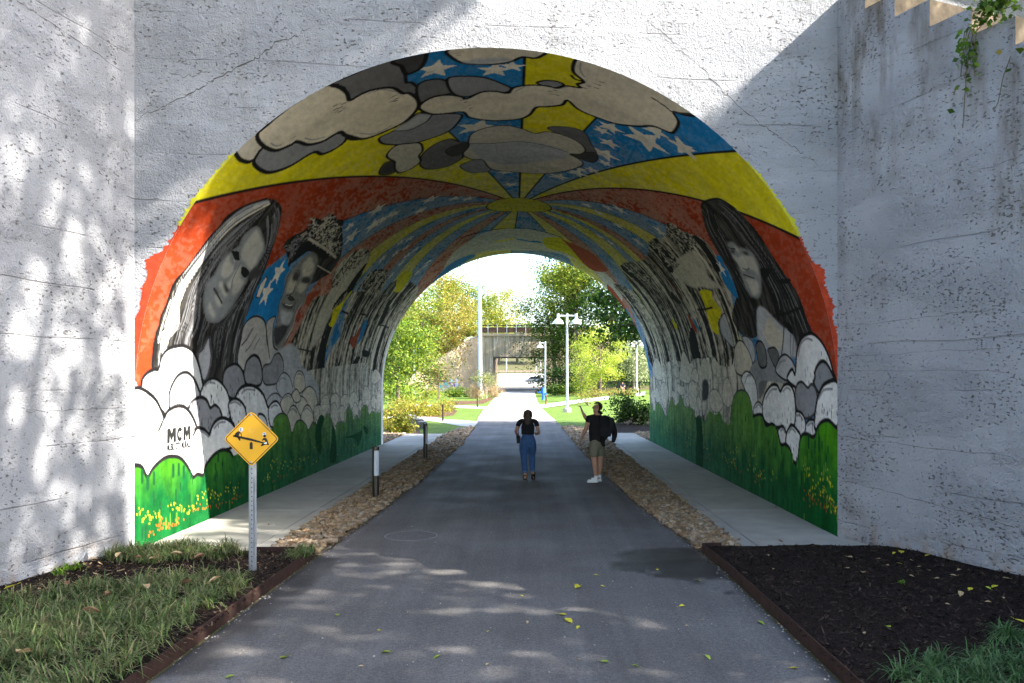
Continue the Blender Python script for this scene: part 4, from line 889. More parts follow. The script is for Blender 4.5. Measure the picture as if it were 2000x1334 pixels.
# sidewalks: slabs of about 1.9 m with tooled joints and a narrow border course towards the stones
def sidewalk(name, x0, x1, ys, border_right, bw=.2):
    root = empty(name, ((x0+x1)/2, ys[0], 0), kind='structure'); inv = Matrix.Translation((-(x0+x1)/2, -ys[0], 0))
    def part(nm, mb, mat=M_walk):
        o = mb.obj(nm, mat, root); o.matrix_parent_inverse = inv
    m = MB(); m.box((x0+.01, ys[0]+.01, -.10), (x1-.01, ys[-1]-.01, .012)); part('bedding', m, M_joint)
    for a, b in zip(ys[:-1], ys[1:]):
        m = MB(); lo, hi = (x0, x1-bw-.02) if border_right else (x0+bw+.02, x1); m.box((lo, a+.010, -.06), (hi, b-.010, .03+random.Random(a).uniform(-.002, .003)), .006); part('slab', m)
        m = MB(); lo, hi = (x1-bw, x1) if border_right else (x0, x0+bw); m.box((lo, a+.003, -.06), (hi, b-.003, .031), .006); part('border_slab', m)
ys = [12.68+1.93*k for k in range(12)]; ys = [ys[0]]+ys[1:]
sidewalk('sidewalk', XL+.004, -3.62, [10.95]+ys+[35.4], True); sidewalk('sidewalk', 2.96, XR-.004, [11.28]+ys+[35.9], False)
MB().prism([(XR-.003, 11.29), (XR-.003, 12.12), (4.89, 11.29)][::-1], .09, lambda a, b, d: (a, b, d-.06)).obj('apron_slab', M_walk, kind='structure')
# lawns, mulch, branch pavements beyond the tunnel
def lawn_mat():
    m = N('mown_lawn'); f = m.noise(1.2, 4); h = m.noise(30, 3, .7); c = m.mix(m.mapr(f, .3, .7), (.085, .15, .022), (.14, .20, .035)); c = m.mix(m.mapr(h, .35, .65, 0, .5), c, (.05, .09, .012)); m.bump(h, .8, .05); return m.done(c, .9, 0, .15)
M_lawn = lawn_mat()
def mulch_mat(name, c, c2):
    m = N(name); v = m.vor(38, m.scale((1, 1.6, 1))); h = m.noise(45, 3, .7); q = m.mix(m.mapr(h, .35, .65), c, c2); m.bump(v.outputs['Distance'], .9, .03); return m.done(q, .95, 0, .12)
M_mulch = mulch_mat('dark_mulch', (.011, .007, .006), (.026, .016, .012)); M_mulchb = mulch_mat('brown_mulch', (.07, .038, .022), (.15, .09, .055)); M_pave = concrete('pale_pavement', (.42, .40, .36), .1)
def strip(name, edge_y, a, b, z, mat, nx=14, **k):
    Y = np.asarray(edge_y, float); t = np.linspace(0, 1, nx); A = a(Y); B = b(Y); X = A[:, None]+(B-A)[:, None]*t; YY = np.repeat(Y[:, None], nx, 1)
    return link(name, np_mesh(name, np.stack([X, YY, terr(X, YY)+z], -1).reshape(-1, 3), grid_faces(len(Y), nx), mat, None, True), **k)
eL = lambda Y: np.interp(Y, EL[:, 0], EL[:, 1]); eR = lambda Y: np.interp(Y, ER[:, 0], ER[:, 1])
strip('lawn', np.linspace(31.6, 118, 60), lambda Y: Y*0-34, lambda Y: eL(Y)+.01, -.012, M_lawn, 30, kind='structure')
strip('lawn', np.linspace(32.2, 118, 60), lambda Y: eR(Y)-.01, lambda Y: Y*0+34, -.012, M_lawn, 30, kind='structure')
G = lambda s: [gp(*map(float, q.split(','))) for q in s.split()]
sheet('mulch_bed', G('740,835 750,800 800,793 880,795 893,803 886,811 850,815 795,813')[::-1], -.004, M_mulchb, kind='structure')
sheet('mulch_bed', G('750,824 795,818 818,836 822,846 792,849 752,862')[::-1], -.004, M_mulchb, kind='structure')
sheet('mulch_bed', G('1190,846 1205,820 1230,812 1300,808 1310,846')[::-1], -.004, M_mulch, kind='structure')
sheet('mulch_bed', G('872,792 880,786 930,786 958,781 964,783 945,790')[::-1], -.004, M_mulchb, kind='structure')
sheet('branch_pavement', G('740,812 792,813 850,815 870,819 936,823 925,834 900,832 850,823 795,818 740,817')[::-1], .002, M_pave, kind='structure')
sheet('branch_pavement', G('800,790 875,792 950,794 946,798 875,796 800,793')[::-1], .002, M_pave, kind='structure')
sheet('branch_pavement', G('1050,792 1070,790 1140,785 1260,780 1260,783 1140,789 1057,797')[::-1], .002, M_pave, kind='structure')
# low stone kerb of the planting on the left, in the shade
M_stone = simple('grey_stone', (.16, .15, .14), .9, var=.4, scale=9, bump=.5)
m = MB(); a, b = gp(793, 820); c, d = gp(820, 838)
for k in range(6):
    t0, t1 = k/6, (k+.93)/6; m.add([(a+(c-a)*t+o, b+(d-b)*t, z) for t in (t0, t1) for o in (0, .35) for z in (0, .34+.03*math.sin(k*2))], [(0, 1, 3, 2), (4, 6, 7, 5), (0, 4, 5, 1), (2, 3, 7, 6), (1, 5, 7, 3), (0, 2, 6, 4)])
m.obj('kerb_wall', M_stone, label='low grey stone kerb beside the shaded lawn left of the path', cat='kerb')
# planting beds in front of the wing walls
def wing_x(p0, d, Y): return p0.x+d.x*(p0.y-np.asarray(Y, float))/(-d.y)
bedY = np.linspace(2.5, 11.05, 40)
def bedz(X, Y, k): return .045+.05*fbm(X*1.3, Y*1.3, 70+k)+.018*fbm(X*9, Y*9, 74+k)
def bed(name, a, b, Y, k, mat):
    t = np.linspace(0, 1, 40); A = a(Y); B = b(Y); X = A[:, None]+(B-A)[:, None]*t; YY = np.repeat(Y[:, None], 40, 1)
    link(name, np_mesh(name, np.stack([X, YY, bedz(X, YY, k)], -1).reshape(-1, 3), grid_faces(len(Y), 40), mat, None, True), kind='structure')
bed('mulch_bed', lambda Y: wing_x(WL0, WLd, Y)-.02, lambda Y: eL(Y)-.035, np.linspace(2.5, 10.93, 60), 0, M_mulch)
bed('mulch_bed', lambda Y: eR(Y)+.035, lambda Y: wing_x(WR0, WRd, Y)+.02, np.linspace(2.5, 11.26, 60), 1, M_mulch)
# rusty steel edging: along the path and across the end of each pavement
M_rust = simple('rusted_steel', (.040, .019, .014), .9, 0, .45, 9, bump=.3, bscale=40)
def edging(pts, label, h=.115):
    m = MB(); n = len(pts); V = []
    for i, (x, y) in enumerate(pts):
        p = Vector(pts[max(i-1, 0)]); q = Vector(pts[min(i+1, n-1)]); d = (q-p).normalized(); o = Vector((-d.y, d.x))*.004
        V += [(x+o.x, y+o.y, -.05), (x+o.x, y+o.y, h), (x-o.x, y-o.y, h), (x-o.x, y-o.y, -.05)]
    m.add(V, [(4*i+k, 4*i+4+k, 4*i+4+(k+1) % 4, 4*i+(k+1) % 4) for i in range(n-1) for k in range(4)]+[(0, 1, 2, 3), (4*n-1, 4*n-2, 4*n-3, 4*n-4)])
    m.obj('steel_edging', M_rust, label=label, cat='edging')
Y = np.linspace(2.5, 10.95, 30); edging([(float(eL(y))-.03, y) for y in Y]+[(-3.3, 10.97), (-3.75, 10.96)], 'rusted steel edging between the left grass bed and the asphalt')
Y = np.linspace(2.5, 11.24, 34); edging([(float(eR(y))+.03, y) for y in Y]+[(2.62, 11.27)], 'rusted steel edging between the right mulch bed and the asphalt')
# earth behind the wing walls
def bank(p0, d, side, steps, L):
    nrm = Vector((-d.y, d.x, 0))*side; t = np.linspace(-.5, L, 40); s = np.linspace(.55, 45, 16); top = np.interp(t, [q[0] for q in steps]+[L], [q[1]-.45 for q in steps]+[-.05])
    X = p0.x+d.x*t[:, None]+nrm.x*s[None]; Y = p0.y+d.y*t[:, None]+nrm.y*s[None]; Z = np.repeat(top[:, None], 16, 1)+.05*np.sin(X*3)
    f = grid_faces(40, 16); link('embankment', np_mesh('embankment', np.stack([X, Y, Z], -1).reshape(-1, 3), f if side > 0 else f[:, ::-1].copy(), simple('embankment_earth', (.10, .09, .05), .95, var=.4), None, True), kind='structure')
bank(WR0, WRd, 1, st, 13.5); bank(WL0, WLd, -1, stl, 16)
# river stones in the two strips: loose stones nobody could count
M_peb = N('river_stone'); _a = M_peb.attr().outputs['Color']; _g = M_peb.mapr(M_peb.noise(30, 3), .3, .7, .75, 1.2); _v = M_peb.n('HueSaturation'); M_peb.l(_a, _v.inputs['Color']); M_peb.l(_g, _v.inputs['Value']); M_peb = M_peb.done(_v.outputs[0], .85, 0, .2)
def ico():
    import bmesh
    b = bmesh.new(); bmesh.ops.create_icosphere(b, subdivisions=1, radius=1); v = np.array([q.co for q in b.verts]); b.verts.ensure_lookup_table(); f = np.array([[q.index for q in p.verts] for p in b.faces]); b.free(); return v, f
IV, IF = ico()
def stones(name, xa, xb, y0, y1, seed, dens, kind='stuff'):
    rs = np.random.RandomState(seed); V = []; Fc = []; Cc = []; k = 0; y = y0
    while y < y1:
        size = .043 if y < 18 else (.055 if y < 26 else .07); dy = size*.75; a, b = float(xa(y)), float(xb(y))
        for x in np.arange(a, b, size*1.55):
            r = size*(.55+.75*rs.rand()**1.5); sc = r*np.array([1+.5*rs.rand(), .8+.4*rs.rand(), .55+.25*rs.rand()]); q = IV*sc*(1+.22*rs.randn(len(IV), 1)); g = rs.rand()*6.28; c, s_ = math.cos(g), math.sin(g)
            q = np.stack([q[:, 0]*c-q[:, 1]*s_, q[:, 0]*s_+q[:, 1]*c, q[:, 2]+.25*q[:, 0]*rs.randn()], -1)
            edge = min(x-a, b-x); q = q+np.array([x+rs.randn()*size*.4, y+rs.randn()*size*.4, .012+.03*rs.rand()+min(max(edge, 0), .3)*.08]); V.append(q); Fc.append(IF+k*len(IV)); k += 1
            t = rs.rand(); base = np.array([(.30, .225, .14), (.36, .28, .19), (.22, .17, .12), (.30, .27, .23), (.40, .33, .25), (.27, .18, .11)][rs.randint(6)]); Cc.append(np.repeat((base*np.array((.92, .84, .74))*(.7+.5*t))[None], len(IV), 0))
        y += dy*1.35
    me = np_mesh(name, np.concatenate(V), np.concatenate(Fc), M_peb, np.concatenate(Cc)); return link(name, me, kind=kind), k
M_sub = simple('stone_bedding', (.13, .10, .07), .95, var=.4, scale=20)
strip('stone_bedding', np.linspace(10.98, 40.5, 50), lambda Y: Y*0-3.63, lambda Y: eL(Y)+.015, .001, M_sub, 4, kind='structure'); strip('stone_bedding', np.linspace(11.27, 41, 50), lambda Y: eR(Y)-.015, lambda Y: Y*0+2.97, .001, M_sub, 4, kind='structure')
stones('river_stones', lambda y: -3.58 if y < 35.5 else -3.62+(y-35.5)*.12, lambda y: eL(y)-.02, 11.0, 40.3, 1, 1); stones('river_stones', lambda y: eR(y)+.04, lambda y: 2.93 if y < 36 else 2.93-(y-36)*.12, 11.36, 40.6, 2, 1)
stones('river_stones', lambda y: -7.0, lambda y: XL-.08, 30.2, 35.2, 3, 1); CP = np.r_[np.linspace(46.6, 121, 50)]; strip('pale_path', CP, lambda Y: eL(Y)-.02, lambda Y: eR(Y)+.02, .010, concrete('pale_path_surface', (.40, .385, .36), .08), 10, kind='structure')  # paler surface laid over the far stretch of the path
stones('river_stones', lambda y: XR+.05, lambda y: 6.0, 31.9, 36, 4, 1)
# manhole cover flush with the path
M_iron = simple('cast_iron', (.105, .098, .098), .85, 0, .3, 20, bump=.4)
mx, my = gp(803, 1047); mh = empty('manhole_cover', (mx, my, .006), label='round cast iron manhole cover set in the asphalt path', cat='manhole cover')
MB().lathe([(.40, -.004), (.40, .002), (.375, .002), (.375, -.003)], 40, cap=False).obj('frame_ring', simple('worn_iron_ring', (.17, .16, .165), .7, 0), mh)
m = MB(); m.lathe([(.37, -.004), (.37, .001)], 40)
for k in range(-6, 7):
    w = math.sqrt(max(.34**2-(k*.052)**2, 0)); m.box((-w, k*.052-.012, .001), (w, k*.052+.012, .004))
m.obj('lid', M_iron, mh)
# ---------------------------------------------------------------- sign, bollards, lamps
M_galv = simple('galvanised_steel', (.42, .43, .46), .45, .75, .15, 14); M_sgn = simple('yellow_sign_sheet', (.80, .40, .008), .38, 0, .05, 3, .5); M_sgb = simple('black_sign_ink', (.02, .018, .016), .5); M_stick = simple('white_sticker', (.75, .78, .82), .5); M_stickb = simple('blue_sticker_ink', (.10, .16, .30), .5)
sx, sy = gp(492, 1127); sgn = empty('warning_sign', (sx, sy, .05), label='yellow diamond playground warning sign on a steel post in the left bed', cat='sign')
m = MB(); prof = [(-.046, 0), (-.046, .004), (-.03, .004), (-.016, .032), (.016, .032), (.03, .004), (.046, .004), (.046, 0), (.028, 0), (.013, .028), (-.013, .028), (-.028, 0)]
H_ = Zp(905, sy)-.05
m.prism(prof, H_+.06, lambda a, b, d: (a, -b+.03, d-.06)); post = m.obj('post', M_galv, sgn)
m = MB()
for k in range(int(H_/.055)): m.add([(.016*c_-.0, -.0035, .03+k*.055+.0085*s_) for c_, s_ in [(math.cos(t)*.4, math.sin(t)) for t in np.linspace(0, 6.28, 9)[:-1]]], [tuple(range(8))])
m.obj('bolt_holes', simple('hole_dark', (.02, .02, .022)), post, kind='stuff')
cz = Zp(857, sy)-.05; half = .335
def rounded(hf, r, n=6):
    P = []
    for k in range(4):
        a0 = math.pi/2*k+math.pi/4; c = math.hypot(1, 0)*(hf-r*math.sqrt(2)); cx_, cy_ = c*math.cos(a0-math.pi/4), c*math.sin(a0-math.pi/4)
        for j in range(n+1):
            t = a0-math.pi/4-math.pi/4+math.pi/2*j/n; P.append((cx_+r*math.cos(t), cy_+r*math.sin(t)))
    return P
pf = lambda y0: (lambda a, b, d: (a, y0-d, cz+b))
panel = MB().prism(rounded(half, .045), .004, pf(-.012)).obj('panel', M_sgn, sgn)
o_, i_ = rounded(half-.018, .035), rounded(half-.030, .029); n = len(o_)
m = MB(); m.add([(a, -.0185, cz+b) for a, b in o_]+[(a, -.0185, cz+b) for a, b in i_], [(k, (k+1) % n, n+(k+1) % n, n+k) for k in range(n)]); m.obj('border', M_sgb, panel)
q = lambda zx, zy: ((zx-558)/1177*150*sy/1600, -(zy-605)/1334*170*sy/1600)
def sym(pts, mat=M_sgb, y=-.0185, name='symbol'):
    m = MB(); m.add([(q(a, b)[0], y, cz+q(a, b)[1]) for a, b in pts], [tuple(range(len(pts)))]); return m.obj(name, mat, panel)
circ = lambda cx_, cy_, r, n=14: [(cx_+r*math.cos(t), cy_+r*math.sin(t)) for t in np.linspace(0, 2*math.pi, n+1)[:-1]]
sym([(280, 548), (300, 545), (560, 600), (820, 678), (832, 692), (815, 700), (700, 668), (540, 632), (390, 598), (275, 570)]); sym([(555, 648), (578, 670), (580, 762), (532, 762), (532, 670)])
sym([(300, 545), (320, 510), (360, 488), (390, 500), (375, 530), (365, 560), (390, 600), (392, 630), (372, 632), (345, 585)]); sym([(385, 500), (410, 530), (415, 570), (403, 575), (402, 540), (380, 515)])
sym([(745, 590), (785, 590), (805, 630), (822, 680), (790, 690), (760, 700), (715, 718), (700, 706), (735, 665), (775, 645), (760, 620), (720, 634), (718, 620)])
sym(circ(400, 462, 33), M_stick, -.0195, 'sticker'); sym(circ(756, 532, 28), M_stick, -.0195, 'sticker'); sym(circ(762, 560, 22), M_sgb, -.0205)
sym([(388, 440), (415, 445), (398, 458), (412, 472), (390, 486), (384, 474), (396, 470), (386, 458)], M_stickb, -.0212, 'sticker_print'); sym([(738, 520), (770, 512), (775, 524), (742, 532)], M_stickb, -.0212, 'sticker_print')
sym([(745, 668), (790, 650), (800, 678), (760, 684)], M_stick, -.0195, 'sticker'); sym([(500, 445), (540, 410), (620, 480), (570, 540), (520, 500)], simple('faded_sticker_residue', (.82, .42, .05), .6), -.0178, 'sticker_residue')
for zy in (240, 962):
    b_ = MB().lathe([(.013, 0), (.013, .004), (.006, .008)], 8).obj('bolt', M_galv, panel); b_.rotation_euler = (R_(90), 0, 0); b_.location = (q(552, zy)[0], -.017, cz+q(552, zy)[1])
# bollards
M_bol = simple('bronze_bollard_metal', (.085, .075, .065), .32, .85, .12, 5, .5); M_lens = simple('frosted_lens', (.50, .53, .58), .35, 0, .03); M_bold = simple('rust_brown_bollard', (.055, .032, .024), .5, .3)
def bollard(x, y, h, r, label, mats=(M_bol, M_lens), rz=0):
    o = empty('bollard_light', (x, y, float(terr(x, y))), rz, label=label, cat='bollard', group='bollards along the path')
    MB().lathe([(r, -.05), (r, h*.94), (r*.55, h*.94)], 24).obj('shaft', mats[0], o, True); MB().lathe([(r*1.01, h*.94+.004), (r*1.01, h), (r*.9, h+.006)], 24).obj('cap', mats[0], o, True)
    m = MB(); a = np.linspace(-.30, 1.35, 9); vs = []
    for z in (h*.46, h*.93): vs += [((r+.003)*math.sin(t), -(r+.003)*math.cos(t), z) for t in a]
    m.add(vs, [(k, k+1, 10+k, 9+k) for k in range(8)]); m.obj('lens', mats[1], o, True); return o
bollard(*gp(734, 976), 1.04, .068, 'bollard light with frosted lens nearest the camera, among stones on the left'); bollard(*gp(831, 900), 1.08, .062, 'dark bollard light among stones left of the path inside the tunnel', rz=.5)
bollard(*gp(865, 822), .93, .06, 'brown bollard at the branch pavement left beyond the tunnel', (M_bold, M_bold)); bollard(*gp(932.5, 795.5), 1.08, .07, 'brown bollard at the left path edge before the tan grass', (M_bold, M_bold)); bollard(*gp(1066.5, 793), .95, .07, 'brown bollard right of the path near the blue fountain', (simple('orange_brown_bollard', (.16, .06, .03), .6), M_bold))
# lamps
M_pole = simple('white_pole_paint', (.50, .51, .53), .4, .1, .05); M_lampw = simple('white_lamp_enamel', (.78, .80, .82), .35); M_base = concrete('pole_footing', (.45, .42, .36), .1)
def lamp(px, base_y, Y, top, heads, label, r=.075):
    x = F(px, Y); z0 = float(terr(x, Y)); o = empty('street_lamp', (x, Y, z0), label=label, cat='street lamp', group='park lamps'); h = top-z0
    MB().lathe([(.30, -.1), (.30, .22), (.26, .3)], 16).obj('footing', M_base, o); MB().tube([(0, 0, .3), (0, 0, h*.5), (0, 0, h)], [r*1.25, r*1.1, r], 14).obj('pole', M_pole, o, True)
    for s in heads:
        a = MB().tube([(0, 0, h-.18), (s*.42, 0, h-.18), (s*.66, 0, h-.18)], .06, 8); a.tube([(s*.66, 0, h-.02), (s*.66, 0, h-.34)], .10, 10); a = a.obj('arm', M_pole, o, True)
        MB().lathe([(.10, -.34), (.16, -.42), (.34, -.58), (.40, -.70), (.40, -.76), (.33, -.76), (.30, -.70), (.0, -.66)], 18, (s*.66, 0, h), False).obj('lamp_shade', M_lampw, o, True)
    return o
lamp(1107.5, 802, 60, Zp(612, 60), (-1, 1), 'white double headed park lamp on the lawn right of the path', .075); lamp(1065, 770, 100, Zp(667, 100), (-1,), 'white single headed lamp beside the far underpass opening', .09); lamp(1243.5, 770, 100, Zp(664, 100), (-1, 1), 'white lamp behind the black fence at far right', .10); lamp(808.7, 772, 105, Zp(672, 105), (1,), 'thin white lamp pole among the trees on the left', .07)
mx_ = F(938, 104); mast = empty('light_mast', (mx_, 104, float(terr(mx_, 104))), label='very tall grey steel mast in front of the far underpass', cat='mast')
MB().tube([(0, 0, -.2), (-.05, 0, 10), (-.28, 0, 20), (-.5, 0, 30)], [.27, .24, .19, .14], 14).obj('pole', simple('pale_grey_steel', (.50, .53, .60), .5, .2, .05), mast, True); MB().lathe([(.45, -.1), (.45, .5), (.3, .55)], 14).obj('base_plate', M_base, mast)
m = MB(); m.box((-1.6, -.15, 29.6), (.7, .15, 29.9)); m.obj('crossarm', M_galv, mast)
for k in range(4): MB().box((-1.55+k*.65, -.3, 29.95), (-1.05+k*.65, .25, 30.5)).obj('floodlight', M_galv, mast)
# blue drinking fountain
M_blue = simple('blue_enamel', (.015, .14, .55), .35); fx, fy = F(1061, 88), 88.; fo = empty('drinking_fountain', (fx, fy, float(terr(fx, fy))), label='bright blue drinking fountain right of the path by the lamp', cat='fountain')
MB().lathe([(.20, 0), (.17, .06), (.155, .2), (.155, 1.18), (.12, 1.24)], 16).obj('column', M_blue, fo, True); m = MB().tube([(0, 0, .78), (-.35, 0, .80), (-.46, 0, .80)], [.07, .08, .1], 8); m.lathe([(.10, .74), (.22, .84), (.22, .88), (.16, .86), (.0, .84)], 14, (-.42, 0, 0), False); m.obj('bowl', M_blue, fo, True)
m = MB().tube([(0, 0, .62), (.3, 0, .66)], .07, 8); m.lathe([(.08, .58), (.17, .68), (.17, .72), (.0, .7)], 14, (.28, 0, 0), False); m.obj('bowl', M_blue, fo, True); MB().lathe([(.15, 1.24), (.14, 1.3), (.0, 1.33)], 14, cap=False).obj('cap', M_blue, fo, True)
# black park fence on the right
M_blk = simple('black_fence_metal', (.016, .017, .018), .45, .3); f0, f1 = F(1168, 92), F(1330, 92); fe = empty('park_fence', (f0, 92, 0), label='black metal fence behind the lawn on the right', cat='fence')
n_ = 9
for k in range(n_):
    x = f0+(f1-f0)*k/(n_-1); z = float(terr(x, 92)); MB().box((x-f0-.055, -.055, z), (x-f0+.055, .055, z+1.55)).obj('post', M_blk, fe)
for zz in (.18, 1.42):
    m = MB()
    for k in range(n_-1):
        x0, x1 = f0+(f1-f0)*k/(n_-1), f0+(f1-f0)*(k+1)/(n_-1); m.tube([(x0-f0, 0, float(terr(x0, 92))+zz), (x1-f0, 0, float(terr(x1, 92))+zz)], .03, 4)
    m.obj('rail', M_blk, fe)
m = MB()
for x in np.arange(f0+.1, f1, .13): z = float(terr(x, 92)); m.box((x-f0-.008, -.008, z+.18), (x-f0+.008, .008, z+1.42))
m.obj('pickets', M_blk, fe, kind='stuff')
# ---------------------------------------------------------------- far underpass, lot and hill
def stained():
    m = N('streaked_old_concrete'); s_ = m.noise(1.2, 4, .6, m.scale((2.2, 1, .12))); c = m.mix(m.mapr(s_, .38, .62), (.24, .19, .13), (.42, .35, .26)); w = m.noise(1.5, 3, .6, m.scale((2.6, 1, .2))); c = m.mix(m.mapr(w, .60, .66, 0, .7), c, (.62, .60, .56)); m.bump(m.noise(6, 4), .4, .05); return m.done(c, .9, 0, .1)
M_old = stained(); M_tan = concrete('tan_concrete', (.42, .33, .23), .15, .2, 2)
UY = 126.; ub = empty('underpass_bridge', (-1.7, UY, .6), label='old concrete road underpass with a square opening at the far end of the path', cat='bridge'); ui = Matrix.Translation((1.7, -UY, -.6))
def up(nm, mb, mat, **k):
    o = mb.obj(nm, mat, ub, **k); o.matrix_parent_inverse = ui; return o
xa, xb = F(963, UY), F(1066, UY); zt = Zp(697, UY); ztop = Zp(656, UY)
up('fascia', MB().box((F(935, UY), UY, zt), (14, UY+9, ztop)), M_old); up('abutment', MB().box((F(935, UY), UY+.02, 0), (xa, UY+8.9, zt)), M_old); up('abutment', MB().box((xb, UY+.02, 0), (xb+3.2, UY+8.9, zt)), M_old)
up('coping', MB().box((F(933, UY), UY-.25, ztop), (14, UY+.5, ztop+.35)), M_tan); up('soffit_beam', MB().box((xa, UY-.05, zt-.18), (xb, UY+.6, zt)), simple('dark_beam', (.05, .04, .035)))
m = MB(); wl = [(F(935, UY), UY), (-10.5, 122.5), (-13.5, 118), (-17.5, 113)]; wz = [ztop, ztop-1.5, 5.0, 2.2]
for i in range(3): m.add([(*wl[i], -.2), (*wl[i+1], -.2), (*wl[i+1], wz[i+1]), (*wl[i], wz[i]), (wl[i][0]-.5, wl[i][1]+.5, wz[i]), (wl[i+1][0]-.5, wl[i+1][1]+.5, wz[i+1])], [(1, 0, 3, 2), (2, 3, 4, 5)])
up('wing_wall', m, M_tan)
for k in range(7):
    x = F(953, UY)+k*1.45; up('rail_post', MB().box((x-.06, UY, ztop+.35), (x+.06, UY+.12, ztop+1.75)), M_pole)
up('rail', MB().box((F(936, UY), UY+.05, ztop+1.55), (10, UY+.1, ztop+1.68)), M_rust); up('rail_screen', MB().box((F(936, UY), UY+.06, ztop+.5), (10, UY+.09, ztop+1.3)), simple('brown_mesh_screen', (.09, .05, .03)))
# spray-painted tag on the wing wall
rs = random.Random(5); d_ = (Vector(wl[1])-Vector(wl[2])).normalized(); nn = Vector((-d_.y, d_.x)); nn = nn if nn.y < 0 else -nn
for k in range(16):
    t = rs.uniform(.3, 4.6); z = rs.uniform(.9, 2.6); r = rs.uniform(.2, .5); c = Vector(wl[2])+d_*t+nn*(.01+.003*k); P = [(c.x+d_.x*r*math.cos(a)*rs.uniform(.6, 1.2), c.y+d_.y*r*math.cos(a), z+r*math.sin(a)*rs.uniform(.6, 1.2)) for a in np.linspace(0, 6.28, 10)[:-1]]
    up('graffiti', MB().add(P, [tuple(range(9))]), [simple('turquoise_spray', (.10, .42, .45)), simple('violet_spray', (.25, .10, .42)), simple('pale_blue_spray', (.35, .50, .58)), simple('white_spray', (.65, .65, .68))][k % 4])
# lot beyond
M_lot = concrete('pale_lot_surface', (.34, .32, .29), .12, .1, 1); LX, LY = np.meshgrid(np.linspace(-26, 24, 12), np.linspace(141, 205, 12)); link('parking_lot', np_mesh('parking_lot', np.stack([LX, LY, terr(LX, LY)+.02], -1).reshape(-1, 3), grid_faces(12, 12), M_lot), kind='structure')
gr = empty('guard_rail', (0, 205, 0), label='brown guard rail across the far edge of the bright lot', cat='rail'); zb = float(terr(0, 205))
for k in range(15): MB().box((-14+k*2-.08, -.05, zb-.2), (-14+k*2+.08, .05, zb+.85)).obj('post', M_rust, gr)
MB().box((-15, -.08, zb+.5), (15, -.03, zb+.8)).obj('beam', simple('tan_rail', (.30, .22, .16)), gr)
for px, tp, lb in ((989, 700, 'leftmost far pole seen through the underpass'), (1047, 700, 'middle far pole seen through the underpass'), (1056, 690, 'far pole with a crossarm seen through the underpass')):
    x = F(px, 212); z = float(terr(x, 212)); o = empty('utility_pole', (x, 212, z), label=lb+', thin and pale', cat='pole'); MB().tube([(0, 0, 0), (0, 0, 7.5)], [.14, .11], 8).obj('shaft', M_pole, o); MB().box((-.8, -.05, 6.9), (.8, .05, 7.05)).obj('crossarm', M_galv, o)
# parked car in the lot
cx_, cy_ = F(1047, 152), 152.; car = empty('parked_car', (cx_, cy_, float(terr(cx_, cy_))), label='small blue grey car parked in the lot beyond the underpass', cat='car')
bp = [(-2.0, .35), (-2.05, .75), (-1.6, .9), (-1.0, 1.42), (.5, 1.45), (1.2, .98), (1.95, .85), (2.05, .5), (2.0, .35)]
MB().prism(bp, 1.6, lambda a, b, d: (a, d-.8, b)).obj('body', simple('grey_car_paint', (.16, .19, .24), .3, .3), car); wn = [(-1.35, .98), (-.92, 1.34), (.45, 1.36), (.98, 1.0)]
for s in (-.81, .805): MB().prism(wn, .005, lambda a, b, d: (a, s+d, b)).obj('side_window', simple('dark_glass', (.01, .012, .015), .1), car)
for x in (-1.25, 1.25):
    for y in (-.8, .8):
        w = empty('wheel', (x, y, .33)); w.parent = car; t = MB().lathe([(.2, -.1), (.33, -.09), (.33, .09), (.2, .1)], 16).obj('tyre', M_blk, w); t.rotation_euler = (R_(90), 0, 0); t = MB().lathe([(.0, -.105), (.19, -.1), (.19, .1), (.0, .105)], 12).obj('rim', M_galv, w); t.rotation_euler = (R_(90), 0, 0)
for y in (-.55, .55): MB().box((-2.07, y-.18, .6), (-2.0, y+.18, .74)).obj('headlight', M_lens, car)
# ---------------------------------------------------------------- trees and shrubs
def leaf_mat(name, sat=1., trans=.45):
    m = N(name); a = m.attr().outputs['Color']; f = m.mapr(m.noise(.9, 3), .3, .7, .8, 1.2); h = m.n('HueSaturation'); h.inputs['Saturation'].default_value = sat; m.l(a, h.inputs['Color']); m.l(f, h.inputs['Value'])
    t = m.n('BsdfTranslucent'); mx = m.n('MixShader'); mx.inputs[0].default_value = trans; m.l(h.outputs[0], t.inputs[0]); m.done(h.outputs[0], .6, 0, .25); out = m.t.nodes['Material Output']; m.l(m.b.outputs[0], mx.inputs[1]); m.l(t.outputs[0], mx.inputs[2]); m.l(mx.outputs[0], out.inputs[0]); return m.m
M_leaf = leaf_mat('foliage'); M_bark = simple('bark', (.12, .09, .065), .9, var=.4, scale=9, bump=.6, bscale=12); M_barkl = simple('pale_bark', (.34, .28, .21), .9, var=.3)
def leaves(C, size, cols, rs, droop=0, asp=.55, spread=None):
    """one bent leaf (2 quads folded along the rib) per centre"""
    n = len(C); d = rs.randn(n, 3); d[:, 2] = d[:, 2]*.6-droop; d /= np.linalg.norm(d, axis=1)[:, None]; r = rs.randn(n, 3); w = np.cross(d, r); w /= np.linalg.norm(w, axis=1)[:, None]; nr = np.cross(d, w)
    L = (size*(.65+.7*rs.rand(n)))[:, None]; W_ = L*asp
    P = np.stack([C-d*L*.5, C+w*W_*.5+nr*L*.08, C+d*L*.5, C-w*W_*.5+nr*L*.08], 1).reshape(-1, 3); Fq = np.arange(n*4).reshape(-1, 4)
    k = rs.randint(len(cols), size=n); c = np.array(cols)[k]*(.7+.6*rs.rand(n, 1)); return P, Fq, np.repeat(c, 4, 0)
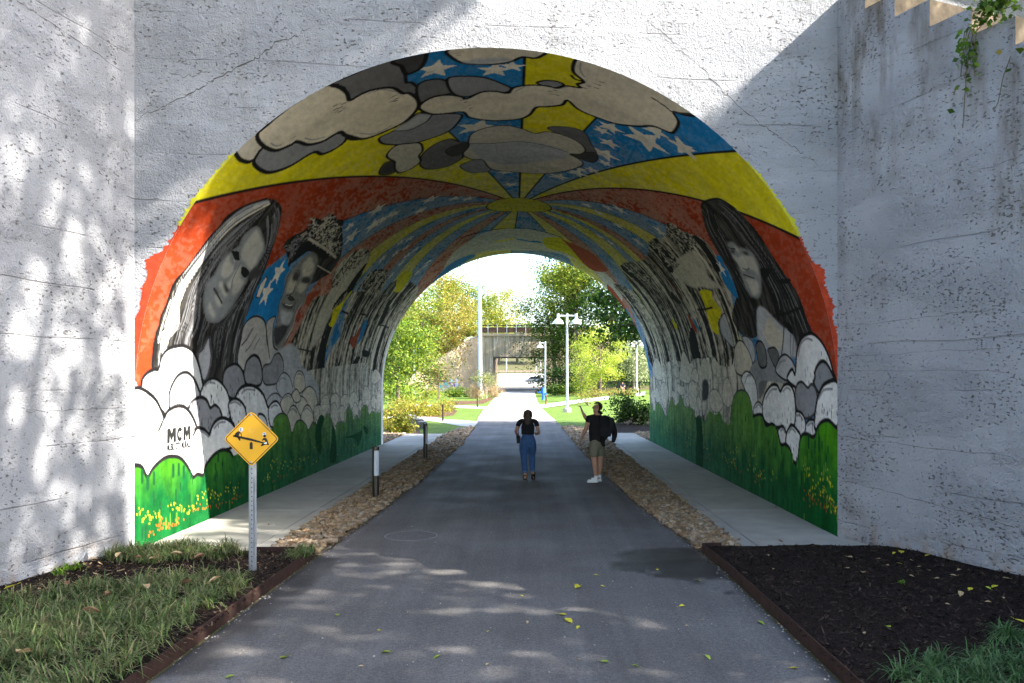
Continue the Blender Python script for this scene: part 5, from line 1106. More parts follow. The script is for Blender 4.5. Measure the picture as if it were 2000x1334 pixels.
def crown_pts(rs, n, rad, clumps, hollow=.35, flat=.7, cl=.32):
    K = []
    while len(K) < clumps:
        p = rs.uniform(-1, 1, 3); q = np.linalg.norm(p)
        if hollow < q < 1: K.append(p*(1+.12*rs.randn()))
    K = np.array(K); i = rs.randint(clumps, size=n); sz = (.55+.9*rs.rand(clumps))[i][:, None]; return (K[i]+rs.randn(n, 3)*cl*sz*np.array([1, 1, flat]))*np.array(rad), K*np.array(rad)
def tree(x, y, cz, rad, n, size, cols, label, seed, name='tree', z0=None, tr=.16, bark=None, clumps=34, droop=.2, asp=.55, hollow=.35, limbs=7, lean=(0, 0), group='trees beyond the tunnel', cl=.23, stems=1):
    rs = np.random.RandomState(seed); z0 = float(terr(x, y)) if z0 is None else z0; n = int(n*1.3) if y > 50 else n; size = size*.88 if y > 50 else size; o = empty(name, (x, y, z0), label=label, cat='tree', group=group); c = np.array([lean[0], lean[1], cz-z0]); P, K = crown_pts(rs, n, rad, clumps, hollow, cl=cl); keep = P[:, 2]+c[2] > .25
    V, Fq, Cc = leaves(P[keep]+c, size, cols, rs, droop, asp); link('crown', np_mesh('crown', V, Fq, M_leaf, Cc), o)
    m = MB(); b = Vector(c)
    for s_ in range(stems):
        ox = (s_-(stems-1)/2)*.5; m.tube([(ox, 0, -.1), (ox+.05*c[2]*.1, .02, c[2]*.4), (c[0]*.6+ox*.5, c[1]*.6, c[2]*.85), (c[0], c[1], c[2]+rad[2]*.5)], [tr*1.25, tr, tr*.7, tr*.2], 8)
    for k in range(limbs):
        e = Vector(K[k % len(K)])*.8+b; s0 = Vector((c[0]*.5, c[1]*.5, max(c[2]-rad[2]*.75, c[2]*.4)+rs.rand()*rad[2]*.5)); mid = s0.lerp(e, .5)+Vector((0, 0, .1*rad[2])); m.tube([s0, mid, e], [tr*.5, tr*.32, tr*.08], 5)
    m.obj('trunk', bark or M_bark, o, True); return o
LIME = [(.20, .27, .02), (.27, .32, .03), (.13, .20, .02), (.33, .33, .05)]; GOLD = [(.36, .28, .05), (.30, .27, .04), (.42, .30, .07), (.20, .20, .03)]; MID = [(.07, .14, .015), (.11, .19, .02), (.05, .10, .012), (.16, .22, .03)]; DARK = [(.022, .06, .010), (.035, .085, .012), (.018, .045, .010), (.06, .11, .015)]; OLIVE = [(.16, .15, .04), (.22, .18, .06), (.10, .12, .03), (.26, .21, .06)]
T = lambda px, py, Y: (F(px, Y), Y, Zp(py, Y))
tree(*T(777, 690, 78), (3.0, 3.0, 3.9), 6500, .30, MID+LIME[:2], 'leafy green tree just past the left tunnel mouth', 1, 'broadleaf_tree', droop=.5, clumps=30)
tree(*T(856, 733, 88), (2.5, 2.0, 1.8), 1900, .26, OLIVE+MID[:1], 'small olive brown tree on the lawn left of the path', 2, 'young_tree', tr=.07, clumps=16)
tree(*T(946, 738, 92), (1.9, 1.6, 1.3), 900, .22, [(.22, .24, .09), (.28, .27, .10), (.15, .18, .06)], 'sparse pale vase shaped sapling above the tan grass', 3, 'sapling', tr=.045, stems=2, bark=M_barkl, clumps=14, droop=-.6, asp=.4)
tree(*T(800, 618, 134), (7.5, 4, 6.0), 13000, .36, LIME+MID[:1], 'large yellow green tree behind the left embankment', 4, 'broadleaf_tree', tr=.3); tree(*T(856, 606, 140), (5.5, 4, 6.8), 11000, .34, GOLD+LIME[:1], 'golden autumn tree behind the left embankment', 5, 'autumn_tree', tr=.28)
tree(*T(903, 598, 147), (5.6, 4, 6.2), 11000, .34, LIME+MID, 'green and yellow tree left of the tall mast', 6, 'broadleaf_tree', tr=.28); tree(*T(968, 618, 152), (5.2, 4, 5.0), 9000, .34, LIME+GOLD[:2], 'yellowing tree behind the underpass railing', 7, 'broadleaf_tree', tr=.25)
tree(*T(872, 655, 122), (3.2, 3, 4.8), 6500, .30, GOLD+OLIVE[:1], 'narrow gold tree on the left embankment slope', 8, 'autumn_tree', tr=.2); tree(*T(780, 690, 112), (4.5, 4, 3.4), 7000, .32, MID+LIME, 'wide mid green tree left of the tan wing wall', 9, 'broadleaf_tree', tr=.22); tree(*T(825, 648, 121), (3.6, 3, 3.4), 5500, .32, LIME+OLIVE, 'yellow olive tree above the tan wing wall', 10, 'broadleaf_tree', tr=.2)
tree(*T(1082, 645, 122), (4.6, 2.5, 7.2), 10500, .32, MID+DARK[:1], 'tall mid green tree covering the right end of the underpass', 11, 'broadleaf_tree', tr=.3); tree(*T(1125, 565, 115), (5.2, 3, 4.6), 10000, .32, LIME+LIME+MID[:1], 'bright yellow green treetop right of the sky gap', 12, 'broadleaf_tree', tr=.3); tree(*T(1195, 600, 117), (7.0, 4, 9.0), 11000, .42, DARK+MID[:2], 'big dark green tree right of the double lamp', 13, 'broadleaf_tree', tr=.35)
tree(*T(1275, 640, 113), (6.8, 4, 9.5), 10000, .42, DARK+MID[:1], 'dark green tree beside the right tunnel mouth', 14, 'broadleaf_tree', tr=.35); tree(*T(1108, 530, 122), (4.6, 3, 4.4), 3600, .42, DARK+MID[:1], 'overhanging dark treetop against the white sky', 15, 'broadleaf_tree', tr=.25, clumps=22); tree(F(1330, 41), 41, Zp(600, 41), (1.9, 1.6, 1.7), 1700, .26, DARK+[(.10, .20, .02)], 'tree with large dark leaves hanging at upper right', 16, 'broadleaf_tree', tr=.14, droop=.7, lean=(F(1225, 41)-F(1330, 41), 0))
tree(*T(1172, 702, 98), (3.4, 3.2, 3.5), 8000, .27, [(.34, .42, .04), (.44, .48, .06), (.24, .34, .03), (.5, .52, .12)], 'round bright lime tree on the right lawn', 17, 'round_tree', tr=.16, droop=.6, asp=.3, clumps=40, cl=.18); tree(*T(1135, 730, 83), (1.15, 1, 1.9), 900, .22, LIME+MID[:2], 'slender young tree left of the round lime tree', 18, 'sapling', tr=.04, clumps=12, asp=.4); tree(*T(1238, 706, 104), (2.4, 2, 3.2), 2400, .34, [(.28, .32, .17), (.20, .26, .11), (.34, .36, .22)], 'pale silver green tree behind the right lamp', 19, 'pale_tree', tr=.13, bark=M_barkl)
tree(12.5, 33.5, 10.0, (4.6, 4.5, 3.6), 5200, .5, MID, 'shade tree on the right bank outside the tunnel', 20, 'shade_tree', tr=.3, group='shade trees out of view'); tree(18, 37, 14, (5, 4.5, 4), 4500, .55, MID, 'taller shade tree on the right bank outside the tunnel', 21, 'shade_tree', tr=.35, group='shade trees out of view')
for k, (px, Y, zc, r) in enumerate([(975, 235, 12, 4.5), (1010, 240, 13, 5), (1045, 236, 12, 5)]):
    tree(F(px, Y), Y, zc+2, (r, r, r*.9), 1500, .9, MID+DARK, ['dark hillside tree seen low through the underpass, leftmost', 'hillside tree above the guard rail, second through the underpass', 'hillside tree above the guard rail, third through the underpass'][k], 40+k, 'hillside_tree', tr=.3, group='trees on the far hill')
def shrub(x, y, rad, n, size, cols, label, seed, name='shrub', z0=None, droop=0, asp=.55, cat='shrub', group=None, hollow=.2, clumps=16):
    rs = np.random.RandomState(seed); z0 = float(terr(x, y)) if z0 is None else z0; o = empty(name, (x, y, z0), label=label, cat=cat, group=group); P, K = crown_pts(rs, n, rad, clumps, hollow, 1., .28); P[:, 2] = np.abs(P[:, 2]+rad[2]*.85)
    V, Fq, Cc = leaves(P, size, cols, rs, droop, asp); link('foliage', np_mesh('foliage', V, Fq, M_leaf, Cc), o); m = MB()
    for k in range(6): e = K[k]; m.tube([(.05*e[0], .05*e[1], -.03), (e[0]*.4, e[1]*.4, rad[2]*.6), (e[0]*.75, e[1]*.75, rad[2]*.9+e[2]*.6)], [.02*max(rad), .012*max(rad), .004], 5)
    m.obj('stems', M_bark, o); return o
YS = [(.30, .30, .03), (.24, .27, .03), (.38, .32, .05), (.15, .20, .02), (.30, .22, .05)]
for i, (px, py, w, h, lb) in enumerate([(766, 833, 1.0, .95, 'tall yellow green shrub against the left tunnel edge'), (785, 846, .55, .75, 'spindly yellow shrub over the stones at left'), (800, 812, 1.25, .85, 'yellow shrub on the left mulch, nearest the stone kerb'), (823, 812, .95, .75, 'round yellow shrub in the middle of the left mulch bed'), (850, 811, 1.05, .8, 'bright yellow shrub at the right end of the left mulch bed'), (785, 800, 1.4, 1.1, 'yellow shrub behind the kerb at the left edge'), (866, 803, .9, .9, 'small golden shrub behind the brown bollard')]):
    x, y = gp(px, py); shrub(x, y, (w, w*.8, h*.55), 1300, .13, YS, lb, 60+i, 'yellow_shrub', group='yellow shrubs left of the path')
x, y = gp(1231, 829); shrub(x, y, (.98, .8, .86), 2300, .16, DARK+[(.05, .10, .015)], 'dense dark green bush on the mulch outside the right wall', 70, 'dark_bush', droop=.4)
for i, px in enumerate((1076, 1090, 1104, 1118, 1130)): x, y = F(px, 103), 103.; shrub(x, y, (1.0, .7, .62), 800, .2, MID+DARK[:2], ['hedge bush right of the blue fountain', 'second hedge bush from the blue fountain', 'hedge bush behind the double lamp pole', 'hedge bush right of the double lamp pole', 'last hedge bush before the yellowed shrub'][i], 75+i, 'hedge_bush', group='low hedge on the right')
shrub(F(1148, 100), 100, (1.0, .8, .95), 700, .2, GOLD+LIME, 'pale yellowed shrub at the right end of the hedge', 82); shrub(F(1150, 74), 74, (1.5, .8, .55), 900, .14, OLIVE+LIME, 'low mixed grasses beside the sapling on the right lawn', 83, droop=-.8, asp=.2); shrub(F(1170, 88), 88, (2.2, .8, .5), 900, .16, GOLD+OLIVE, 'rusty low planting before the black fence', 84); shrub(F(1215, 90), 90, (1.8, .8, .5), 800, .16, GOLD+OLIVE, 'rusty low planting at the fence near the seated person', 85)
for i, px in enumerate((884, 897, 911)): shrub(F(px, 97), 97, (.75, .6, .6), 600, .17, MID+LIME[:1], ['clipped ball shrub left of the graffiti wall', 'middle clipped ball shrub below the graffiti', 'clipped ball shrub next to the tan grass'][i], 86+i, 'ball_shrub', group='clipped ball shrubs')
shrub(F(905, 106), 106, (3.0, .8, .42), 1100, .2, DARK+MID, 'dark low hedge along the foot of the graffiti wall', 90, 'hedge'); shrub(F(790, 85), 85, (2.4, 1.2, .85), 1300, .2, LIME+MID, 'light green planting at the left edge behind the shrubs', 91); shrub(F(825, 92), 92, (2.2, 1.2, .9), 1200, .2, LIME+GOLD[:1], 'yellow green planting under the olive tree', 92)
for i, (px, py, w) in enumerate(((965, 779, .95), (928, 780, .8))):
    Y = 92.+4*(1-i); TAN = [(.42, .31, .18), (.36, .26, .14), (.48, .37, .22)]; shrub(F(px, Y), Y, (w*1.15, .9, .85), 1700, .42, TAN, ['large tan ornamental grass at the left path edge', 'tan ornamental grass behind the brown bollard'][i], 93+i, 'ornamental_grass', droop=-1.3, asp=.07, cat='grass', group='tan ornamental grasses')
for i, (px, Y, r) in enumerate(((1105, 112, 2.6), (1140, 110, 2.4), (1200, 108, 3.0), (1245, 106, 3.0), (1080, 116, 2.2))): shrub(F(px, Y), Y, (r, 1.2, 1.7), 1100, .34, DARK, ['dark thicket behind the hedge', 'dark thicket behind the round lime tree', 'dark thicket left of the pale tree', 'dark thicket behind the far right lamp', 'dark thicket against the right abutment'][i], 100+i, 'thicket', group='dark undergrowth')
for i, (px, py, Y, r) in enumerate(((760, 640, 118, 3.5), (885, 655, 128, 2.0), (925, 645, 129, 1.6))): shrub(F(px, Y), Y, (r, 1.5, r*.7), 900, .36, LIME+GOLD, ['pale bush high on the left embankment', 'yellow bush at the top of the tan wing wall', 'yellow bush at the left end of the underpass railing', 'yellow bush halfway down the tan wing wall'][i], 110+i, 'bank_bush', z0=Zp(py, Y)-r*.6, group='bushes on the left embankment')
# shade trees right of the camera: their crowns stand between the sun and the walls
rs = np.random.RandomState(77)
def shade_wanted(y, z):                                 # y, z: where the light through a twig reaches the left wall plane
    k = 1.0
    if y > 11.12 and z < 3.7: k = 0. if z > -.15 else (.55 if z > -1.4 else .95)
    elif y > 11.12: k = .84 if z < 6.2 else .93
    elif z > 0:
        k = .86 if z > 5.2 else (.42 if z > 1.2 else .50)
        if y > 10.2 and 1.0 < z < 5: k = .34
    else: k = .965
    return k
P = []; tries = 0
while len(P) < 40000 and tries < 10500:
    tries += 1; yh = rs.uniform(4.5, 14.5); zh = rs.uniform(-11, 11); w = shade_wanted(yh, zh)
    if rs.rand() > w: continue
    x = rs.uniform(13, 21.5); t = (x+5.5)/4.33; c = np.array([x, yh-t, zh+3.46*t]); n = rs.randint(9, 26); q = c+rs.randn(n, 3)*np.array([.5, .24, .24]); tq = (q[:, 0]+5.5)/4.33; qy = q[:, 1]+tq; qz = q[:, 2]-3.46*tq
    q = q[~((qy > 11.0) & (qz < 3.9) & (qz > -.25))]; P += list(q)
P = np.array(P); near = P[:, 1] > 2.5
for k, (sel, bx, by, lb) in enumerate(((near, 17.5, 3.6, 'large shade tree on the right bank near the bridge, outside the picture'), (~near, 18.5, -1.0, 'large shade tree right of the camera, outside the picture'))):
    Q = P[sel]; o = empty('shade_tree', (bx, by, 0), label=lb, cat='tree', group='shade trees out of view'); V, Fq, Cc = leaves(Q-np.array([bx, by, 0]), .27, MID, rs, .1, .62); link('crown', np_mesh('crown', V, Fq, M_leaf, Cc), o); m = MB(); m.tube([(0, 0, -.5), (.1, 0, 7), (-.2, .1, 14), (0, 0, 22)], [.42, .33, .24, .08], 10)
    for j in range(10): e = Q[rs.randint(len(Q))]-np.array([bx, by, 0]); m.tube([(0, 0, max(5., e[2]-5)), Vector(e)*.55+Vector((0, 0, e[2]*.42)), tuple(e)], [.14, .08, .02], 5)
    m.obj('trunk', M_bark, o, True)

# added, unseen trees behind the camera that keep sky light off the white walls
for k, (x, y, cz, rd, lb) in enumerate(((-5.5, -9, 16.5, (6.5, 5.5, 5.5), 'broad tree behind the camera on the left'), (4.5, -11, 17, (6.5, 5.5, 5.5), 'broad tree behind the camera on the right'), (-14, -2, 15, (6, 6, 5.0), 'broad tree left of the camera'), (13.5, -10, 16, (5.5, 5, 5.5), 'broad tree behind the camera at far right'))):
    tree(x, y, cz, rd, 9000, .42, DARK+MID, lb+', outside the picture', 140+k, 'shade_tree', z0=0, tr=.4, group='shade trees out of view', clumps=60, hollow=.1)
# ---------------------------------------------------------------- grass, mulch chips, vine, fallen leaves
M_blade = leaf_mat('grass_blade', 1., .3)
def tufts(C, n, L, cols, seed, seg=3):
    """arching strap leaves; C (k,3) tuft centres"""
    rs = np.random.RandomState(seed); k = len(C); B = np.repeat(C, n, 0)+rs.randn(k*n, 3)*np.array([.022, .022, 0]); N_ = len(B); g = rs.rand(N_)*2*math.pi; ln = L*(.6+.7*rs.rand(N_)); lean = .45+.9*rs.rand(N_); wd = .0058*(.7+.7*rs.rand(N_)); d = np.stack([np.cos(g), np.sin(g), 0*g], -1); sd = np.stack([-np.sin(g), np.cos(g), 0*g], -1); V = []
    for i in range(seg+1):
        t = i/seg; out = ln*lean*(t**1.6)*.75; up_ = ln*(t*(1.05-.25*lean)-.62*lean*t*t*t); p = B+d*out[:, None]; p[:, 2] += up_; w = (wd*(1-.85*t**2))[:, None]; V += [p-sd*w, p+sd*w]
    V = np.stack(V, 1).reshape(-1, 3); b = np.arange(N_)[:, None]*(2*(seg+1)); Fq = np.concatenate([b+np.array([2*i, 2*i+1, 2*i+3, 2*i+2]) for i in range(seg)], 0); c = np.array(cols)[rs.randint(len(cols), size=N_)]*(.65+.7*rs.rand(N_, 1)); return V, Fq, np.repeat(c, 2*(seg+1), 0)
def inpoly(x, y, p):
    c = False
    for (x0, y0), (x1, y1) in zip(p, p[1:]+p[:1]):
        if (y0 > y) != (y1 > y) and x < (x1-x0)*(y-y0)/(y1-y0)+x0: c = not c
    return c
def scatter(poly, n, rs):
    xs = [p[0] for p in poly]; ys_ = [p[1] for p in poly]; o = []
    while len(o) < n:
        x, y = rs.uniform(min(xs), max(xs)), rs.uniform(min(ys_), max(ys_))
        if inpoly(x, y, poly): o.append((x, y))
    return np.array(o)
rs = np.random.RandomState(9); GC = [(.095, .145, .04), (.125, .19, .055), (.065, .105, .03), (.20, .24, .085), (.15, .18, .08), (.25, .21, .11)]
def grassbed(name, poly, n, seed, k=0, L=.27, per=20, cols=GC):
    q = scatter(poly, n, rs); z = bedz(q[:, 0], q[:, 1], k); V, Fq, c = tufts(np.c_[q, z], per, L, cols, seed); link(name, np_mesh(name, V, Fq, M_blade, c), kind='stuff')
gl = G('-60,1205 0,1190 90,1180 180,1163 320,1150 430,1142 488,1152 470,1172 352,1252 236,1340')+[(-3.12, 4.2), (-6.7, 4.2)]
grassbed('lilyturf', gl, 620, 1, L=.30, per=26); grassbed('lilyturf', G('205,1100 260,1090 360,1084 440,1082 482,1088 470,1100 380,1105 300,1112 230,1115'), 120, 2); grassbed('lilyturf', G('555,1092 610,1088 612,1094 580,1106'), 14, 3, L=.22)
grassbed('lilyturf', G('1715,1350 1735,1325 1810,1318 1890,1306 1945,1290 2010,1280 2080,1310')+[(4.2, 5.4), (2.75, 5.6)], 110, 4, 1, .24, 20, [(.06, .13, .04), (.08, .16, .06), (.045, .10, .03), (.11, .17, .07)]); grassbed('lilyturf', G('1945,1262 1980,1258 1990,1270 1955,1272'), 10, 5, 1, .24, 20, [(.06, .13, .04), (.09, .17, .06)])
for i, (px, py, lb, n) in enumerate(((155, 1124, 'small bright green weed in the mulch by the left wall', 3), (108, 1138, 'tiny green weed in the mulch left of the bigger weed', 2), (1776, 1154, 'tiny green weed in the right mulch bed', 1))):
    x, y = gp(px, py); k = 0 if px < 1000 else 1; q = np.array([[x, y, float(bedz(np.array(x), np.array(y), k))]])+rs.randn(n, 3)*np.array([.05, .03, 0]); V, Fq, c = tufts(q, 16, .16 if n > 1 else .09, [(.12, .24, .02), (.18, .30, .03)], 30+i); link('weed', np_mesh('weed', V-q[0], Fq, M_blade, c), loc=tuple(q[0]), label=lb, cat='plant')
# bark chips and litter
M_chip = N('bark_chip'); M_chip = M_chip.done(M_chip.attr().outputs['Color'], .95, 0, .15)
def chips(name, poly, n, k, seed, cols):
    r = np.random.RandomState(seed); q = scatter(poly, n, r); N_ = len(q); z = bedz(q[:, 0], q[:, 1], k)+.004+.012*r.rand(N_); g = r.rand(N_)*6.28; L = .012+.03*r.rand(N_)**2; w = .004+.006*r.rand(N_); d = np.stack([np.cos(g), np.sin(g), r.randn(N_)*.35], -1)*L[:, None]; s_ = np.stack([-np.sin(g), np.cos(g), r.randn(N_)*.35], -1)*w[:, None]; c0 = np.c_[q, z]; V = np.stack([c0-d-s_, c0+d-s_*.6, c0+d+s_*.6, c0-d+s_], 1).reshape(-1, 3)
    c = np.array(cols)[r.randint(len(cols), size=N_)]*(.6+.8*r.rand(N_, 1)); link(name, np_mesh(name, V, np.arange(N_*4).reshape(-1, 4), M_chip, np.repeat(c, 4, 0)), kind='stuff')
CH = [(.013, .008, .006), (.02, .012, .009), (.034, .021, .016), (.009, .006, .005), (.055, .038, .028)]
pr = [(2.44, 4.5), (2.40, 11.2)]+[(float(wing_x(WR0, WRd, y)), y) for y in (11.2, 4.5)]; chips('bark_chips', pr, 15000, 1, 1, CH); pl = [(-2.95, 7), (-2.92, 10.9)]+[(float(wing_x(WL0, WLd, y)), y) for y in (10.9, 7.0)]; chips('bark_chips', pl, 8000, 0, 2, CH+[(.16, .11, .07)])
chips('leaf_litter', G('0,1185 30,1165 120,1125 240,1100 330,1110 400,1120 420,1145 250,1160 60,1190'), 260, 0, 3, [(.30, .20, .11), (.38, .27, .15), (.22, .15, .09)])
def grit(name, xf, y0, y1, n, seed):
    r = np.random.RandomState(seed); y = y0+(y1-y0)*r.rand(n); x = xf(y, np.abs(r.randn(n))*.07); L = .004+.011*r.rand(n)**2; g = r.rand(n)*6.28; d = np.stack([np.cos(g), np.sin(g), 0*g], -1)*L[:, None]; s_ = np.stack([-np.sin(g), np.cos(g), 0*g], -1)*L[:, None]*.7; c0 = np.c_[x, y, np.full(n, .007)]; up_ = np.array([0, 0, 1.])*L[:, None]*.7
    V = np.stack([c0-d, c0+s_, c0+d, c0-s_, c0+up_], 1).reshape(-1, 3); b = np.arange(n)[:, None]*5; Ft = np.concatenate([b+np.array(t) for t in ((0, 3, 4), (3, 2, 4), (2, 1, 4), (1, 0, 4))], 0); c = np.array([(.25, .2, .15), (.35, .3, .25), (.12, .08, .06), (.4, .38, .35)])[r.randint(4, size=n)]; link(name, np_mesh(name, V, Ft, M_chip, np.repeat(c, 5, 0)), kind='stuff')
grit('path_grit', lambda y, o: eL(y)+.01+o, 5, 22, 900, 1); grit('path_grit', lambda y, o: eR(y)-.01-o, 5, 22, 900, 2); grit('path_grit', lambda y, o: -2.6+4.7*((o*47) % 1), 5.5, 14, 260, 3)
# fallen leaves, one by one
def leaf_mesh(name, col, curl):
    m = MB(); P = [(-.5, 0, 0), (-.25, .2, curl*.6), (.1, .27, curl), (.5, 0, curl*.5), (.1, -.27, curl), (-.25, -.2, curl*.6), (0, 0, 0)]; m.add(P, [(0, 6, 1), (1, 6, 2), (2, 6, 3), (3, 6, 4), (4, 6, 5), (5, 6, 0)]); m.tube([(-.5, 0, 0), (-.8, .04, .05)], .012, 4); return m.mesh(name, simple(name+'_skin', col, .7, var=.25, scale=40))
LM = dict(y=leaf_mesh('yellow_leaf', (.48, .42, .03), .12), g=leaf_mesh('green_leaf', (.24, .32, .03), .15), t=leaf_mesh('tan_leaf', (.42, .30, .16), .22), b=leaf_mesh('brown_leaf', (.24, .13, .07), .30))
WORD = dict(y='yellow', g='yellow green', t='tan', b='brown')
def fallen(spots, where, z=lambda x, y: .009):
    for px, py, k, s_ in spots:
        x, y = gp(px, py); o = link('fallen_leaf', LM[k], loc=(x, y, z(x, y)+.004)); o.scale = (s_, s_, s_); o.rotation_euler = (rs.uniform(-.25, .25), rs.uniform(-.25, .25), rs.uniform(0, 6.28)); tag(o, '%s fallen leaf lying %s' % (WORD[k], where), 'leaf', '%s fallen leaves %s' % (WORD[k], where))
fallen([(1128, 1149, 'y', .13), (1126, 1145, 'y', .08), (1164, 1125, 'y', .07), (1177, 1147, 'y', .06), (1098, 1203, 'y', .10), (1110, 1215, 'y', .13), (1129, 1228, 'y', .07), (1019, 1166, 'y', .05), (659, 1204, 'g', .09), (741, 1234, 'y', .06), (753, 1277, 'g', .10), (854, 1286, 'g', .08), (953, 1236, 'y', .06), (1181, 1296, 'g', .08), (1241, 1304, 'g', .07), (1364, 1136, 'y', .08), (1332, 1186, 'y', .08), (1372, 1214, 't', .05), (1486, 1219, 'g', .09), (1382, 1287, 'g', .08), (1551, 1308, 'y', .08), (450, 1325, 'g', .08), (555, 1287, 'g', .09), (705, 1305, 't', .05), (1342, 1225, 't', .04), (952, 1301, 't', .05), (1284, 1115, 'y', .06), (1030, 1218, 't', .05), (1129, 1291, 't', .04), (1207, 870, 'y', .08), (1212, 985, 'b', .07)], 'on the asphalt path')
zb0 = lambda k: (lambda x, y: float(bedz(np.array(x), np.array(y), k))+.012)
fallen([(1484, 1063, 't', .08), (1524, 1063, 'b', .09), (1556, 1070, 'b', .06), (1430, 1062, 't', .07), (1595, 1070, 't', .06), (1640, 1078, 'b', .06), (1516, 996, 'b', .10), (1460, 1076, 'b', .05), (1570, 1071, 't', .05)], 'on the right sidewalk', lambda x, y: .036)
fallen([(790, 1003, 'b', .07), (733, 998, 'b', .07), (525, 1030, 'b', .06), (640, 965, 'b', .06)], 'on the left sidewalk', lambda x, y: .036)
fallen([(1760, 1094, 'y', .14), (1746, 1096, 'y', .08), (1757, 1118, 'y', .08), (1812, 1100, 'y', .10), (1873, 1130, 't', .07), (1830, 1145, 't', .06), (1862, 1140, 't', .07), (1895, 1168, 'y', .10), (1876, 1178, 't', .11), (1943, 1165, 'y', .11), (1930, 1167, 'g', .07), (1660, 1103, 't', .08), (1672, 1104, 't', .06), (1655, 1125, 't', .07), (1686, 1133, 't', .10), (1733, 1120, 't', .06), (1510, 1128, 't', .06), (1500, 1100, 't', .05), (1688, 1258, 't', .06), (1735, 1244, 'g', .08), (1965, 1147, 't', .09), (1960, 1186, 't', .05), (1994, 1236, 'y', .12), (1780, 1112, 't', .06), (1795, 1124, 't', .05), (1716, 1107, 't', .06), (1842, 1120, 't', .05), (1815, 1130, 't', .05), (1780, 1140, 't', .06), (1520, 1240, 't', .04), (1850, 1200, 't', .05), (1930, 1195, 't', .06)], 'on the dark right mulch', zb0(1))
zg = lambda x, y: float(bedz(np.array(x), np.array(y), 0))+.15
fallen([(178, 1246, 'b', .16), (210, 1206, 'b', .12), (285, 1190, 't', .14), (130, 1187, 'b', .12), (365, 1180, 'b', .16), (420, 1175, 't', .16), (300, 1130, 't', .12), (232, 1122, 't', .14), (345, 1118, 't', .14), (45, 1330, 't', .17), (390, 1125, 'b', .14), (20, 1192, 'y', .13), (270, 1128, 'b', .09), (425, 1112, 'b', .12), (180, 1132, 't', .10), (90, 1146, 't', .09)], 'in the left grass bed', zg)
# ivy hanging over the stepped wing wall
nR = Vector((WRd.y, -WRd.x, 0)); vine = empty('hanging_vine', (WR0+WRd*2.5), label='green vine hanging over the stepped right wing wall', cat='vine'); vo = WR0+WRd*2.5; L_ = []; m = MB(); rv = random.Random(3)
def onwing(px, py, off=.05):
    k = (px-1037)/1600; t = (WR0.x-k*WR0.y)/(k*WRd.y-WRd.x); p = WR0+WRd*t+nR*off; p.z = Zp(py, p.y); return p
for s_ in ['1960,0 1920,35 1895,60 1885,100', '1990,10 1940,25 1910,45 1900,90', '1940,30 1905,70 1890,150 1895,190', '1900,60 1885,110 1882,150', '1915,50 1905,110 1910,150', '1980,110 1965,150 1955,200 1950,210', '1900,90 1893,150 1890,190 1886,250', '1890,60 1886,90 1890,110', '1975,0 1950,10 1930,22']:
    p_ = [onwing(*map(float, q_.split(','))) for q_ in s_.split()]; m.tube([p-vo for p in p_], .006, 4)
    for a, b in zip(p_[:-1], p_[1:]):
        hz = max(a.z, b.z); nl = int((a-b).length*(300 if hz > 6.75 else (30 if hz > 6.2 else 8)))
        for k in range(nl): L_.append(tuple(a.lerp(b, rv.random())+Vector((rv.gauss(0, .10 if hz > 6.4 else .05), rv.gauss(0, .06)-.03, rv.gauss(0, .08)))-vo))
m.obj('stems', simple('vine_stem', (.12, .10, .05)), vine); V, Fq, c = leaves(np.array(L_), .075, [(.05, .11, .015), (.09, .18, .02), (.16, .26, .03)], rs, .4, .8); link('foliage', np_mesh('foliage', V, Fq, M_leaf, c), vine)
for i, (t, s_) in enumerate(((2.9, 1.3), (4.3, 1.6))): p = WR0+WRd*t-nR*s_; shrub(p.x, p.y, (.9, .9, .55), 500, .14, LIME+GOLD, ['yellow scrub on the bank above the stepped wall', 'second clump of scrub on the bank above the stepped wall'][i], 130+i, 'bank_scrub', z0=7.97-.62*t-.4)
# ---------------------------------------------------------------- people
def skin(name, nodes, edges, mat, parent, root=0, sub=2, **k):
    """nodes: list of (x, y, z, rx, ry); edges: index pairs -> one continuous skinned surface"""
    me = bpy.data.meshes.new('sk'); me.from_pydata([n[:3] for n in nodes], edges, []); t = bpy.data.objects.new('sk', me); COL.objects.link(t); t.modifiers.new('s', 'SKIN').use_smooth_shade = True
    sv = me.skin_vertices[0].data
    for i, n in enumerate(nodes): sv[i].radius = (n[3], n[4] if len(n) > 4 else n[3]); sv[i].use_root = i == root
    u = t.modifiers.new('u', 'SUBSURF'); u.levels = sub; u.render_levels = sub
    dg = bpy.context.evaluated_depsgraph_get(); out = bpy.data.meshes.new_from_object(t.evaluated_get(dg)); bpy.data.objects.remove(t); bpy.data.meshes.remove(me); out.name = name
    out.materials.clear(); out.materials.append(mat); out.polygons.foreach_set('use_smooth', [True]*len(out.polygons)); return link(name, out, parent, **k)
